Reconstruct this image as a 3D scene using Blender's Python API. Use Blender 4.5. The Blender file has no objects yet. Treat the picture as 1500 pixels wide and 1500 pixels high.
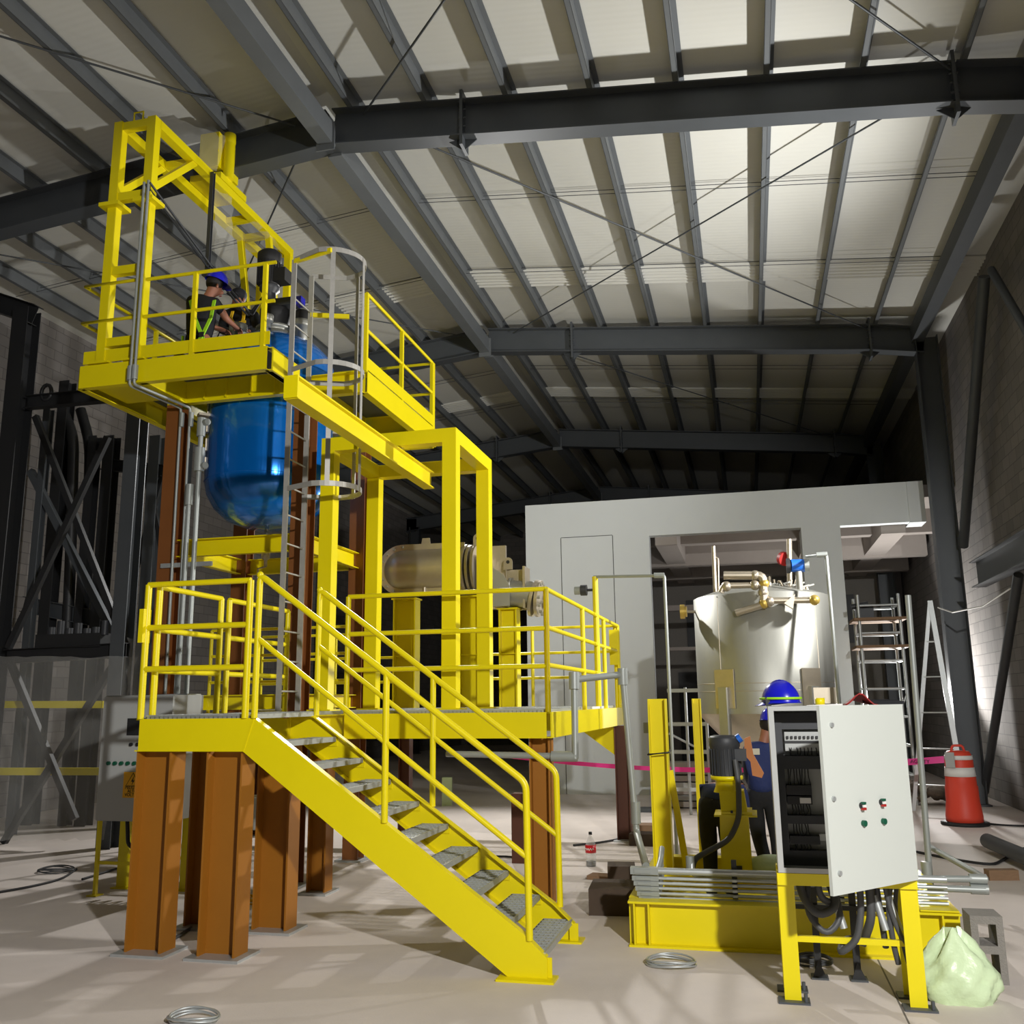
import bpy, math, random
from math import sin, cos, pi, radians as R
from mathutils import Vector, Matrix
random.seed(7)
sc = bpy.context.scene
COL = sc.collection
# ------------------------------------------------------------------ camera (calibrated from the photo's vanishing points)
F, CH = 1368.5, 1.85
def _rot(yaw, pitch, roll):
    cy, sy, cp, sp = cos(yaw), sin(yaw), cos(pitch), sin(pitch)
    f = Vector((-sy*cp, cy*cp, sp)); r = Vector((cy, sy, 0)); d = f.cross(r)
    cr, sr = cos(roll), sin(roll)
    return cr*r+sr*d, -sr*r+cr*d, f
CR, CD, CF = _rot(R(13.89), R(11.478), R(.6977))
CAM = Vector((0, 0, CH))
def ray(x, y): return CR*((x-750)/F)+CD*((y-750)/F)+CF
def az(x, y, z=0.0): d = ray(x, y); return CAM+d*((z-CH)/d.z)
def ay(x, y, Y): d = ray(x, y); return CAM+d*(Y/d.y)
def ax(x, y, X): d = ray(x, y); return CAM+d*(X/d.x)
cd = bpy.data.cameras.new('camera'); cam = bpy.data.objects.new('camera', cd); COL.objects.link(cam)
cd.sensor_width = 36; cd.sensor_fit = 'HORIZONTAL'; cd.lens = F/1500*36; cd.clip_end = 200
m3 = Matrix((CR, -CD, -CF)).transposed(); cam.matrix_world = Matrix.Translation(CAM) @ m3.to_4x4()
sc.camera = cam
# ------------------------------------------------------------------ materials
MT = {}
def lin(c): return tuple(((v/255)/12.92 if v/255 <= .04045 else ((v/255+.055)/1.055)**2.4) for v in c)
def mat(name, rgb, rough=.5, metal=0.0, noise=0.0, nscale=6.0, bump=0.0, bscale=40.0, spec=.5, coat=0.0, alpha=1.0, trans=0.0, stretch=None):
    m = bpy.data.materials.new(name); m.use_nodes = True; nt = m.node_tree; b = nt.nodes['Principled BSDF']
    c = lin(rgb)+(1,)
    b.inputs['Base Color'].default_value = c; b.inputs['Roughness'].default_value = rough; b.inputs['Metallic'].default_value = metal
    b.inputs['Specular IOR Level'].default_value = spec; b.inputs['Coat Weight'].default_value = coat
    b.inputs['Alpha'].default_value = alpha; b.inputs['Transmission Weight'].default_value = trans
    if noise or bump:
        tc = nt.nodes.new('ShaderNodeTexCoord'); src = tc.outputs['Object']
        if stretch:
            mp = nt.nodes.new('ShaderNodeMapping'); mp.inputs['Scale'].default_value = stretch; nt.links.new(src, mp.inputs['Vector']); src = mp.outputs['Vector']
    if noise:
        n = nt.nodes.new('ShaderNodeTexNoise'); n.inputs['Scale'].default_value = nscale; n.inputs['Detail'].default_value = 6; n.inputs['Roughness'].default_value = .65
        nt.links.new(src, n.inputs['Vector'])
        mx = nt.nodes.new('ShaderNodeMix'); mx.data_type = 'RGBA'
        mx.inputs[6].default_value = tuple(v*(1-noise) for v in c[:3])+(1,); mx.inputs[7].default_value = tuple(min(1, v*(1+noise)) for v in c[:3])+(1,)
        nt.links.new(n.outputs['Fac'], mx.inputs[0]); nt.links.new(mx.outputs[2], b.inputs['Base Color'])
    if bump:
        n = nt.nodes.new('ShaderNodeTexNoise'); n.inputs['Scale'].default_value = bscale; n.inputs['Detail'].default_value = 4; nt.links.new(src, n.inputs['Vector'])
        bp = nt.nodes.new('ShaderNodeBump'); bp.inputs['Strength'].default_value = bump; bp.inputs['Distance'].default_value = .02
        nt.links.new(n.outputs['Fac'], bp.inputs['Height']); nt.links.new(bp.outputs['Normal'], b.inputs['Normal'])
    MT[name] = m; return m
Y_ = mat('yellow_paint', (232, 214, 4), .38, noise=.05, nscale=3, spec=.45)
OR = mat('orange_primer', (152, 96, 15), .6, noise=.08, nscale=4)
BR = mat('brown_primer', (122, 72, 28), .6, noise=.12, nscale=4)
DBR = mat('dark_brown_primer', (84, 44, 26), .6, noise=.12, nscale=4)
STEEL = mat('grey_structural_steel', (78, 82, 86), .5, metal=.15, noise=.15, nscale=2.5)
PURL = mat('purlin_steel', (104, 108, 111), .5, metal=.1, noise=.15, nscale=2.5)
BLK = mat('black_steel', (34, 35, 37), .5, noise=.1)
GALV = mat('galvanised_steel', (188, 192, 192), .42, metal=.55, noise=.12, nscale=20)
PVC = mat('grey_conduit', (158, 163, 160), .45, metal=.3, noise=.06, nscale=12)
LAD = mat('worn_ladder_steel', (176, 174, 168), .5, metal=.35, noise=.2, nscale=14)
SS = mat('brushed_stainless', (168, 168, 161), .5, metal=.75, noise=.08, nscale=5, bump=.05, bscale=14, stretch=(1, 1, .25))
SSD = mat('dull_stainless', (186, 176, 158), .42, metal=.8, noise=.12, nscale=9)
BLUE = mat('blue_film', (8, 118, 216), .2, metal=.5, noise=.06, nscale=4, bump=.35, bscale=7, coat=.5, stretch=(1, 1, .12))
WPAINT = mat('white_cabinet_paint', (206, 211, 205), .4)
GPANEL = mat('grey_cabinet_paint', (176, 178, 176), .45)
WALLW = mat('white_render', (218, 223, 224), .85, noise=.04, nscale=1.2)
CONC = mat('raw_concrete', (156, 148, 142), .9, noise=.1, nscale=3)
BLOCK1 = mat('grey_block', (132, 128, 122), .95, noise=.15, nscale=30, bump=.4, bscale=90)
RUB = mat('black_rubber', (28, 28, 29), .65)
HOSE = mat('grey_hose', (74, 75, 76), .55)
DKG = mat('dark_grey_plastic', (52, 54, 58), .5)
REDO = mat('orange_red_plastic', (224, 70, 48), .5)
DRED = mat('dark_red_plastic', (150, 24, 20), .5)
WHITE = mat('white_band', (232, 230, 226), .5)
HATB = mat('blue_hard_hat', (24, 28, 190), .25, spec=.5, coat=.4)
LIME = mat('lime_webbing', (160, 220, 30), .6)
YWEB = mat('yellow_webbing', (236, 190, 30), .6)
SKIN = mat('skin', (150, 98, 76), .55)
HAIR = mat('dark_hair', (24, 18, 16), .7)
NAVY = mat('navy_coverall', (28, 42, 92), .8, noise=.15, nscale=12, bump=.3, bscale=18)
BLKC = mat('black_cloth', (20, 21, 26), .85, bump=.3, bscale=18)
REFL = mat('reflective_tape', (190, 184, 164), .4)
WOOD = mat('old_timber', (132, 104, 78), .8, noise=.2, nscale=8, stretch=(1, 8, 8))
DWOOD = mat('dark_timber', (72, 58, 46), .8, noise=.2, nscale=8)
BAGM = mat('pale_green_plastic', (206, 226, 184), .35, bump=.5, bscale=12)
TAN = mat('tan_leather', (178, 112, 62), .7, noise=.15)
PINK = mat('magenta_tape', (226, 44, 140), .5)
BLUEP = mat('blue_plastic', (30, 100, 200), .4)
GREENB = mat('green_button', (10, 84, 60), .4)
REDB = mat('red_button', (170, 30, 28), .4)
GOLD = mat('brass_fitting', (196, 168, 86), .4, metal=.6)
RUST = mat('copper_coil', (150, 70, 48), .6)
FILM = mat('clear_stretch_film', (225, 225, 220), .12, alpha=.2, bump=.8, bscale=7)
PET = mat('clear_bottle', (235, 240, 240), .05, alpha=.28)
COLA = mat('dark_liquid', (36, 14, 8), .15)
REDL = mat('red_bottle_label', (206, 20, 34), .4)
SIGN = mat('sign_yellow', (238, 176, 20), .5)
INK = mat('black_ink', (14, 14, 14), .6)
CORR = mat('skylight_sheet', (206, 206, 200), .5)
# concrete floor: mottled, with a few saw-cut joints
def floor_mat():
    m = mat('concrete_floor', (224, 214, 207), .72, noise=.14, nscale=1.3, bump=.06, bscale=60)
    nt = m.node_tree; b = nt.nodes['Principled BSDF']; src = b.inputs['Base Color'].links[0].from_socket
    tc = nt.nodes.new('ShaderNodeTexCoord'); br = nt.nodes.new('ShaderNodeTexBrick')
    mp = nt.nodes.new('ShaderNodeMapping'); mp.inputs['Location'].default_value = (-.78, -30.2, 0)
    br.offset = 0; br.inputs['Scale'].default_value = 1; br.inputs['Brick Width'].default_value = 60.0; br.inputs['Row Height'].default_value = 60.0; br.inputs['Mortar Size'].default_value = .006; br.inputs['Mortar Smooth'].default_value = 0
    br.inputs['Color1'].default_value = (1, 1, 1, 1); br.inputs['Color2'].default_value = (1, 1, 1, 1); br.inputs['Mortar'].default_value = (.25, .25, .25, 1)
    nt.links.new(tc.outputs['Object'], mp.inputs['Vector']); nt.links.new(mp.outputs['Vector'], br.inputs['Vector'])
    mx = nt.nodes.new('ShaderNodeMix'); mx.data_type = 'RGBA'; mx.blend_type = 'MULTIPLY'; mx.inputs[0].default_value = 1
    nt.links.new(src, mx.inputs[6]); nt.links.new(br.outputs['Color'], mx.inputs[7])
    n = nt.nodes.new('ShaderNodeTexNoise'); n.inputs['Scale'].default_value = .35; n.inputs['Detail'].default_value = 5; nt.links.new(tc.outputs['Object'], n.inputs['Vector'])
    rp = nt.nodes.new('ShaderNodeValToRGB'); rp.color_ramp.elements[0].position = .35; rp.color_ramp.elements[0].color = (.8, .79, .78, 1); rp.color_ramp.elements[1].position = .65; rp.color_ramp.elements[1].color = (1, 1, 1, 1)
    nt.links.new(n.outputs['Fac'], rp.inputs['Fac'])
    m2 = nt.nodes.new('ShaderNodeMix'); m2.data_type = 'RGBA'; m2.blend_type = 'MULTIPLY'; m2.inputs[0].default_value = 1
    nt.links.new(mx.outputs[2], m2.inputs[6]); nt.links.new(rp.outputs['Color'], m2.inputs[7]); nt.links.new(m2.outputs[2], b.inputs['Base Color'])
    return m
FLOORM = floor_mat()
def block_mat():
    m = mat('block_wall', (150, 146, 142), .95); nt = m.node_tree; b = nt.nodes['Principled BSDF']
    tc = nt.nodes.new('ShaderNodeTexCoord'); sp = nt.nodes.new('ShaderNodeSeparateXYZ'); ad = nt.nodes.new('ShaderNodeMath'); cb = nt.nodes.new('ShaderNodeCombineXYZ')
    nt.links.new(tc.outputs['Object'], sp.inputs[0]); nt.links.new(sp.outputs[0], ad.inputs[0]); nt.links.new(sp.outputs[1], ad.inputs[1]); nt.links.new(ad.outputs[0], cb.inputs[0]); nt.links.new(sp.outputs[2], cb.inputs[1])
    br = nt.nodes.new('ShaderNodeTexBrick'); br.inputs['Scale'].default_value = 1; br.inputs['Brick Width'].default_value = .4; br.inputs['Row Height'].default_value = .2; br.inputs['Mortar Size'].default_value = .006
    br.inputs['Color1'].default_value = lin((132, 127, 123))+(1,); br.inputs['Color2'].default_value = lin((118, 114, 111))+(1,); br.inputs['Mortar'].default_value = lin((96, 92, 90))+(1,)
    nt.links.new(cb.outputs[0], br.inputs['Vector']); nt.links.new(br.outputs['Color'], b.inputs['Base Color'])
    bp = nt.nodes.new('ShaderNodeBump'); bp.inputs['Strength'].default_value = .5; bp.inputs['Distance'].default_value = .01; bp.invert = True
    nt.links.new(br.outputs['Fac'], bp.inputs['Height']); nt.links.new(bp.outputs['Normal'], b.inputs['Normal'])
    return m
BLOCKW = block_mat()
def roof_mat():
    m = mat('ribbed_roof_sheet', (212, 212, 205), .55, noise=.03, nscale=1); nt = m.node_tree; b = nt.nodes['Principled BSDF']
    tc = nt.nodes.new('ShaderNodeTexCoord'); w = nt.nodes.new('ShaderNodeTexWave'); w.bands_direction = 'Y'; w.inputs['Scale'].default_value = 3.2; w.inputs['Distortion'].default_value = 0
    nt.links.new(tc.outputs['Object'], w.inputs['Vector'])
    bp = nt.nodes.new('ShaderNodeBump'); bp.inputs['Strength'].default_value = .12; bp.inputs['Distance'].default_value = .01
    nt.links.new(w.outputs['Fac'], bp.inputs['Height']); nt.links.new(bp.outputs['Normal'], b.inputs['Normal'])
    return m
ROOFM = roof_mat()
def grate_mat():   # serrated galvanised grating: bars with gaps seen through the alpha of a brick pattern
    m = mat('open_grating', (150, 154, 154), .45, metal=.5); nt = m.node_tree; b = nt.nodes['Principled BSDF']
    tc = nt.nodes.new('ShaderNodeTexCoord'); br = nt.nodes.new('ShaderNodeTexBrick'); br.offset = 0
    br.inputs['Scale'].default_value = 1; br.inputs['Brick Width'].default_value = .034; br.inputs['Row Height'].default_value = .1; br.inputs['Mortar Size'].default_value = .004; br.inputs['Mortar Smooth'].default_value = 0
    nt.links.new(tc.outputs['Object'], br.inputs['Vector']); nt.links.new(br.outputs['Fac'], b.inputs['Alpha'])
    return m
GRATE = grate_mat()
# ------------------------------------------------------------------ mesh builder
class MB:
    def __init__(s): s.v = []; s.f = []; s.sm = set()
    def _add(s, vs, fs, smooth=False):
        o = len(s.v); s.v += [tuple(v) for v in vs]
        for f in fs:
            if smooth: s.sm.add(len(s.f))
            s.f.append(tuple(i+o for i in f))
        return s
    def hexa(s, p): return s._add(p, [(3, 2, 1, 0), (4, 5, 6, 7), (0, 1, 5, 4), (1, 2, 6, 5), (2, 3, 7, 6), (3, 0, 4, 7)])
    def box(s, x0, x1, y0, y1, z0, z1): return s.hexa([(x0, y0, z0), (x1, y0, z0), (x1, y1, z0), (x0, y1, z0), (x0, y0, z1), (x1, y0, z1), (x1, y1, z1), (x0, y1, z1)])
    def cbox(s, c, d, rz=0, rx=0):
        Mx = Matrix.Translation(c) @ Matrix.Rotation(rz, 4, 'Z') @ Matrix.Rotation(rx, 4, 'X'); a, b, e = d[0]/2, d[1]/2, d[2]/2
        return s.hexa([Mx @ Vector(q) for q in ((-a, -b, -e), (a, -b, -e), (a, b, -e), (-a, b, -e), (-a, -b, e), (a, -b, e), (a, b, e), (-a, b, e))])
    def frame(s, p, q, up):
        p, q = Vector(p), Vector(q); d = (q-p).normalized(); up = Vector(up)
        if abs(d.dot(up)) > .98: up = Vector((0, 1, 0)) if abs(d.y) < .9 else Vector((1, 0, 0))
        w = d.cross(up).normalized(); h = w.cross(d).normalized(); return p, q, d, w, h
    def beam(s, p, q, wd, ht, up=(0, 0, 1), ow=0, oh=0):
        p, q, d, w, h = s.frame(p, q, up); c = w*ow+h*oh; a, b = w*wd/2, h*ht/2
        return s.hexa([p+c-a-b, p+c+a-b, p+c+a+b, p+c-a+b, q+c-a-b, q+c+a-b, q+c+a+b, q+c-a+b])
    def ibeam(s, p, q, wd, ht, tf=.014, tw=.01, up=(0, 0, 1)):
        s.beam(p, q, wd, tf, up, 0, ht/2-tf/2); s.beam(p, q, wd, tf, up, 0, -ht/2+tf/2); return s.beam(p, q, tw, ht-2*tf, up)
    def chan(s, p, q, wd, ht, side=1, t=.01, up=(0, 0, 1)):
        s.beam(p, q, t, ht, up, -side*(wd/2-t/2)); s.beam(p, q, wd-t, t, up, side*t/2, ht/2-t/2); return s.beam(p, q, wd-t, t, up, side*t/2, -ht/2+t/2)
    def angle(s, p, q, a=.05, t=.006, up=(0, 0, 1)):
        s.beam(p, q, a, t, up, 0, -a/2); return s.beam(p, q, t, a, up, -a/2, 0)
    def tube(s, pts, r, n=10, closed=False, caps=True, bend=0):
        pts = [Vector(p) for p in pts]
        if bend and not closed:
            out = [pts[0]]
            for i in range(1, len(pts)-1):
                a, b, c = pts[i-1], pts[i], pts[i+1]; k = min(bend, (a-b).length*.45, (c-b).length*.45)
                p0, p1 = b+(a-b).normalized()*k, b+(c-b).normalized()*k
                for t in (0, .25, .5, .75, 1): out.append((1-t)**2*p0+2*t*(1-t)*b+t*t*p1)
            out.append(pts[-1]); pts = out
        N = len(pts); rr = r if isinstance(r, (list, tuple)) else [r]*N; vs = []; fs = []; prev = None
        for i, p in enumerate(pts):
            if closed: t = pts[(i+1) % N]-pts[i-1]
            else: t = pts[min(i+1, N-1)]-pts[max(i-1, 0)]
            t = t.normalized()
            if prev is None: u = t.orthogonal().normalized()
            else: u = (prev-t*prev.dot(t)); u = u.normalized() if u.length > 1e-6 else t.orthogonal().normalized()
            prev = u; w = t.cross(u)
            for k in range(n): a = 2*pi*k/n; vs.append(p+(u*cos(a)+w*sin(a))*rr[i])
        for i in range(N if closed else N-1):
            j = (i+1) % N
            for k in range(n): fs.append((i*n+k, i*n+(k+1) % n, j*n+(k+1) % n, j*n+k))
        s._add(vs, fs, True)
        if caps and not closed: s._add(vs[:n], [tuple(range(n))[::-1]]); s._add(vs[-n:], [tuple(range(n))])
        return s
    def cyl(s, p, q, r, r2=None, n=20): return s.tube([p, q], [r, r if r2 is None else r2], n)
    def lathe(s, prof, c, axis=(0, 0, 1), n=36, smooth=True):
        c = Vector(c); A = Vector(axis).normalized(); u = A.orthogonal().normalized() if abs(A.z) < .99 else Vector((1, 0, 0)); w = A.cross(u); vs = []; fs = []
        for r, h in prof:
            for k in range(n): a = 2*pi*k/n; vs.append(c+A*h+(u*cos(a)+w*sin(a))*max(r, 1e-4))
        for i in range(len(prof)-1):
            for k in range(n): fs.append((i*n+k, i*n+(k+1) % n, (i+1)*n+(k+1) % n, (i+1)*n+k))
        return s._add(vs, fs, smooth)
    def prism(s, poly, axis, d0, d1):
        def P(u, v, d): return {'x': (d, u, v), 'y': (u, d, v), 'z': (u, v, d)}[axis]
        n = len(poly); vs = [P(u, v, d0) for u, v in poly]+[P(u, v, d1) for u, v in poly]
        return s._add(vs, [tuple(range(n))[::-1], tuple(range(n, 2*n))]+[(i, (i+1) % n, (i+1) % n+n, i+n) for i in range(n)])
    def ell(s, c, rad, nu=16, nv=10):
        c = Vector(c); vs = []; fs = []
        for j in range(nv+1):
            t = pi*j/nv
            for i in range(nu): a = 2*pi*i/nu; vs.append(c+Vector((rad[0]*sin(t)*cos(a), rad[1]*sin(t)*sin(a), rad[2]*cos(t))))
        for j in range(nv):
            for i in range(nu): fs.append((j*nu+i, (j+1)*nu+i, (j+1)*nu+(i+1) % nu, j*nu+(i+1) % nu))
        return s._add(vs, fs, True)
    def quad(s, a, b, c, d): return s._add([a, b, c, d], [(0, 1, 2, 3)])
    def build(s, name, m, parent=None, origin=None, **tags):
        me = bpy.data.meshes.new(name); o3 = Vector((0, 0, 0))
        if parent is None:
            if origin is None:
                xs, ys, zs = zip(*s.v); o3 = Vector(((min(xs)+max(xs))/2, (min(ys)+max(ys))/2, min(zs)))
            else: o3 = Vector(origin)
        me.from_pydata([tuple(Vector(v)-o3) for v in s.v], [], s.f)
        sm = [i in s.sm for i in range(len(s.f))]; me.polygons.foreach_set('use_smooth', sm); me.update()
        for mm in (m if isinstance(m, list) else [m]): me.materials.append(mm)
        o = bpy.data.objects.new(name, me); COL.objects.link(o); o.location = o3
        if parent is not None: attach(o, parent)
        for k, v in tags.items(): o[k] = v
        return o
def attach(o, parent):
    o.parent = parent
    root = parent
    L = Vector((0, 0, 0))
    if root.type == 'EMPTY': L = Vector(root.location)
    elif root.parent is None: L = Vector(root.location)
    o.matrix_parent_inverse = Matrix.Translation(-L)
def thing(name, label, cat, loc=(0, 0, 0), group=None, kind=None):
    o = bpy.data.objects.new(name, None); COL.objects.link(o); o.location = loc; o.empty_display_size = .2
    return tag(o, label, cat, group, kind)
def tag(o, label, cat, group=None, kind=None):
    o['label'] = label; o['category'] = cat
    if group: o['group'] = group
    if kind: o['kind'] = kind
    return o
def dup(root, loc, label, rz=0, group=None):
    r = root.copy(); COL.objects.link(r); r.location = loc; r.rotation_euler = (0, 0, rz); r['label'] = label
    if group: r['group'] = group
    for ch in list(root.children):
        c = ch.copy(); COL.objects.link(c); c.parent = r
        for g in ch.children:
            d = g.copy(); COL.objects.link(d); d.parent = c
    return r
def struct(o, label, cat, group=None): return tag(o, label, cat, group, 'structure')
ORD = ['first', 'second', 'third', 'fourth', 'fifth', 'sixth', 'seventh', 'eighth', 'ninth', 'tenth', 'eleventh', 'twelfth']
# ================================================================== THE HALL
RX, WXR, WXL, YB = -5.0, 4.2, -12.6, 41.0
def rtop(x): return 9.66-.1*abs(x-RX)
struct(MB().box(WXL-.3, WXR+.3, -3, YB+.3, -.2, 0).build('floor', FLOORM, origin=(0, 0, 0)), 'mottled grey concrete floor of the hall', 'floor')
struct(MB().box(WXR, WXR+.2, -3, YB, 0, 9.4).build('wall_right', BLOCKW, origin=(0, 0, 0)), 'grey concrete block wall on the right side', 'wall')
struct(MB().box(WXL-.2, WXL, -3, YB, 0, 9.4).build('wall_left', BLOCKW, origin=(0, 0, 0)), 'grey concrete block wall behind the black racking on the left', 'wall')
struct(MB().box(WXL, WXR, YB, YB+.2, 0, 9.9).build('wall_back', BLOCKW, origin=(0, 0, 0)), 'far block wall at the dark end of the hall', 'wall')
def slope(y0, y1, name, m, label, dz=0, side=1):
    x1 = WXR if side > 0 else WXL; mb = MB()
    poly = [(RX, rtop(RX)+.22+dz), (x1, rtop(x1)+.22+dz), (x1, rtop(x1)+.3), (RX, rtop(RX)+.3)]
    mb.prism(poly if side < 0 else poly, 'y', y0, y1); return struct(mb.build(name, m, origin=(0, 0, 0)), label, 'ceiling')
slope(-3, YB, 'ceiling', ROOFM, 'white ribbed roof sheets on the slope right of the ridge')
slope(-3, YB, 'ceiling', ROOFM, 'white ribbed roof sheets on the slope left of the ridge', side=-1)
def corr(x0, x1, y0, y1, label):   # corrugated skylight strip: real waves
    mb = MB(); n = 44; N = int((y1-y0)/.02)+1; vs = []; fs = []
    for j in range(N+1):
        y = y0+(y1-y0)*j/N; dz = .022*cos(2*pi*(y-y0)/.125)
        for x in (x0, x1): vs.append((x, y, rtop(x)+.185+dz))
    for j in range(N): fs.append((2*j, 2*j+1, 2*j+3, 2*j+2))
    mb._add(vs, fs, True); return struct(mb.build('ceiling_skylight', CORR, origin=(0, 0, 0)), label, 'skylight strip')
for Y, nm in ((15.7, 'nearer'), (22.6, 'farther')):
    corr(RX+.2, WXR, Y, Y+.75, 'corrugated translucent roof strip right of the ridge, the %s one' % nm)
    corr(WXL, RX-.2, Y, Y+.75, 'corrugated translucent roof strip left of the ridge, the %s one' % nm)
FR = (10.4, 18.2, 26.0, 33.8)
FN = ('nearest', 'second nearest', 'third nearest', 'farthest')
def rafter(Y, s, label):
    t = struct(thing('roof_rafter', label, 'rafter', (RX, Y, 9.2)), label, 'rafter')
    xe = 3.62 if s > 0 else -12.2; xs = [RX+s*.02, RX+s*1.85, RX+s*7.65, xe]
    for i in range(3):
        a, b = xs[i], xs[i+1]; hb = .52+(.12 if i == 2 else 0)
        MB().ibeam((a, Y, rtop(a)-.26), (b, Y, rtop(b)-hb/2), .26, .52, .018, .01).build('beam_segment', STEEL, t)
    for x in xs[1:3]:
        pl = MB().beam((x-.02, Y, rtop(x)-.27), (x+.02, Y, rtop(x)-.27), .28, .78).build('splice_plate', STEEL, t)
        g = MB()
        for sg in (-1, 1): g.prism([(x+sg*.02, rtop(x)-.5), (x+sg*.2, rtop(x)-.52), (x+sg*.02, rtop(x)-.66)], 'y', Y-.006, Y+.006)
        for k in range(5):
            for yy in (-.09, .09): g.cyl((x-.05, Y+yy, rtop(x)-.02-k*.12), (x+.05, Y+yy, rtop(x)-.02-k*.12), .014, n=6)
        g.build('bolts', STEEL, pl)
for Y, nm in zip(FR, FN):
    rafter(Y, 1, 'dark grey steel roof rafter right of the ridge, %s frame' % nm)
    rafter(Y, -1, 'dark grey steel roof rafter left of the ridge, %s frame' % nm)
    for X, sd in ((3.64, 'right'), (-12.25, 'left')):
        c = MB().ibeam((X, Y, 0), (X, Y, 8.55), .26, .4, .018, .01, up=(1, 0, 0)); c.box(X-.25, X+.25, Y-.18, Y+.18, 0, .03)
        struct(c.build('wall_column', STEEL), 'dark steel column on the %s wall, %s frame' % (sd, nm), 'column')
for i, (a, b) in enumerate(((1, 10.3), (10.5, 18.1), (18.3, 25.9), (26.1, 33.7))):
    struct(MB().beam((RX, a, 9.24), (RX, b, 9.24), .2, .3).box(RX-.13, RX+.13, b-.1, b-.08, 9.0, 9.4).build('ridge_beam', PURL), 'heavy grey ridge beam in the %s bay' % (('front',)+FN[:3])[i] if i == 0 else 'heavy grey ridge beam spanning the bay behind the %s frame' % FN[i-1], 'beam')
def purlin(x, label, grp):
    z = rtop(x); mb = MB()
    mb.box(x-.004, x+.004, -2, YB, z, z+.2); mb.box(x, x+.065, -2, YB, z+.194, z+.202); mb.box(x-.065, x, -2, YB, z, z+.007); mb.box(x-.066, x-.06, -2, YB, z, z+.022)
    struct(mb.build('roof_purlin', PURL), label, 'purlin', grp)
PX = [-4.66, -3.62, -2.53, -1.45, -.4, .66, 1.73, 2.8]
for i, x in enumerate(PX): purlin(x, 'grey roof purlin, %s one to the right of the ridge' % ORD[i], 'roof purlins right of the ridge')
for i in range(7): purlin(-5.36-1.07*i, 'grey roof purlin, %s one to the left of the ridge' % ORD[i], 'roof purlins left of the ridge')
struct(MB().beam((3.5, 0, 8.62), (3.5, YB, 8.62), .22, .3).build('eave_beam', STEEL), 'dark steel eave beam along the top of the right wall', 'beam')
def rod(a, b, label, r=.014, m=STEEL, name='roof_brace_rod'):
    return struct(MB().tube([a, b], r, 6).build(name, m), label, 'brace', 'roof bracing rods')
def rz(x): return rtop(x)-.1
rod((-4.5, 10.45, rz(-4.5)), (2.62, 18.1, rz(2.62)), 'long brace rod in the second bay, from the ridge back to the right wall')
rod((2.62, 10.5, rz(2.62)), (-4.4, 18.1, rz(-4.4)), 'long brace rod in the second bay, from the right wall back to the ridge')
rod((-4.5, 10.3, rz(-4.5)), (2.6, 2.6, rz(2.6)), 'brace rod in the front bay meeting the nearest rafter at the ridge')
rod((2.62, 10.3, rz(2.62)), (-4.5, 2.6, rz(-4.5)), 'brace rod in the front bay meeting the nearest rafter beside the right wall')
rod((-5.5, 10.3, rz(-5.5)), (-12, 2.6, rz(-12)), 'brace rod in the front bay left of the ridge')
rod((-5.4, 18.1, rz(-5.4)), (-12, 10.5, rz(-12)), 'brace rod in the second bay left of the ridge, running forward to the left wall')
rod((-5.4, 10.5, rz(-5.4)), (-12, 18.1, rz(-12)), 'brace rod in the second bay left of the ridge, running back to the left wall')
rod((-4.4, 18.3, rz(-4.4)), (2.6, 25.9, rz(2.6)), 'brace rod in the dark third bay right of the ridge')
for k, Y in enumerate((12.9, 15.5, 20.8, 23.4)):
    for x0, x1, sd in ((RX+.3, 3.5, 'right'), (-12.2, RX-.3, 'left')):
        mb = MB()
        for dy, dz in ((0, .05), (.08, .16)): mb.tube([(x0, Y+dy, rtop(x0)+dz), (x1, Y+dy, rtop(x1)+dz)], .006, 5)
        struct(mb.build('sag_rod', STEEL), '%s pair of thin sag rods crossing the purlins %s of the ridge' % (ORD[k], sd), 'brace', 'sag rods')
# braces on the right wall
def rbrace(a, b, r, label):
    struct(MB().tube([ax(*a, 3.86), ax(*b, 3.86)], r, 10).build('wall_brace', STEEL), label, 'brace', 'right wall braces')
rbrace((1442, 405), (1411, 800), .085, 'grey tubular wall brace running up to the eave on the right')
rbrace((1492, 842), (1442, 1160), .07, 'grey tubular wall brace under the wall beam at the right edge')
rbrace((1452, 395), (1530, 530), .06, 'grey tubular wall brace sloping down out of frame at upper right')
a, b = ax(1432, 842, 3.75), ax(1560, 772, 3.75)
struct(MB().ibeam((3.75, a.y, a.z), (3.75, b.y, a.z), .22, .42, .016, .01).build('wall_beam', STEEL), 'horizontal steel wall beam at mid height on the right wall', 'beam')
struct(MB().tube([ax(1374, 890, 3.3), ax(1395, 897, 3.4), ax(1440, 888, 3.55), ax(1480, 862, 3.7)], .012, 6).build('slack_cable', WHITE), 'white cable sagging between column and brace on the right wall', 'cable')
# ================================================================== the white two-storey block behind
WY = 19.4
def ws(mb, label, m=WALLW, nm='partition_wall'): return struct(mb.build(nm, m), label, 'wall')
ws(MB().box(-4.5, -1.85, WY, WY+.25, 0, 6.03).box(-1.85, 3.25, WY, WY+.25, 5.22, 6.03).box(1.2, 1.95, WY, WY+.7, 0, 5.22).box(-4.5, -4.3, WY+.25, 27, 0, 6.03), 'tall white rendered wall with two big openings behind the tank')
d = MB(); xl, xr, zt = -3.72, -2.62, 5.27
d.box(xl-.012, xl, WY-.006, WY, 0, zt).box(xr, xr+.012, WY-.006, WY, 0, zt).box(xl, xr, WY-.006, WY, zt, zt+.012)
struct(d.build('trim_panel_joint', DKG), 'thin dark joint outlining a tall panel in the white wall', 'trim')
ws(MB().box(-4.3, 4.15, WY+.25, 27, 5.75, 6.0), 'concrete roof slab of the white block', CONC, 'ceiling_slab')
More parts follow.
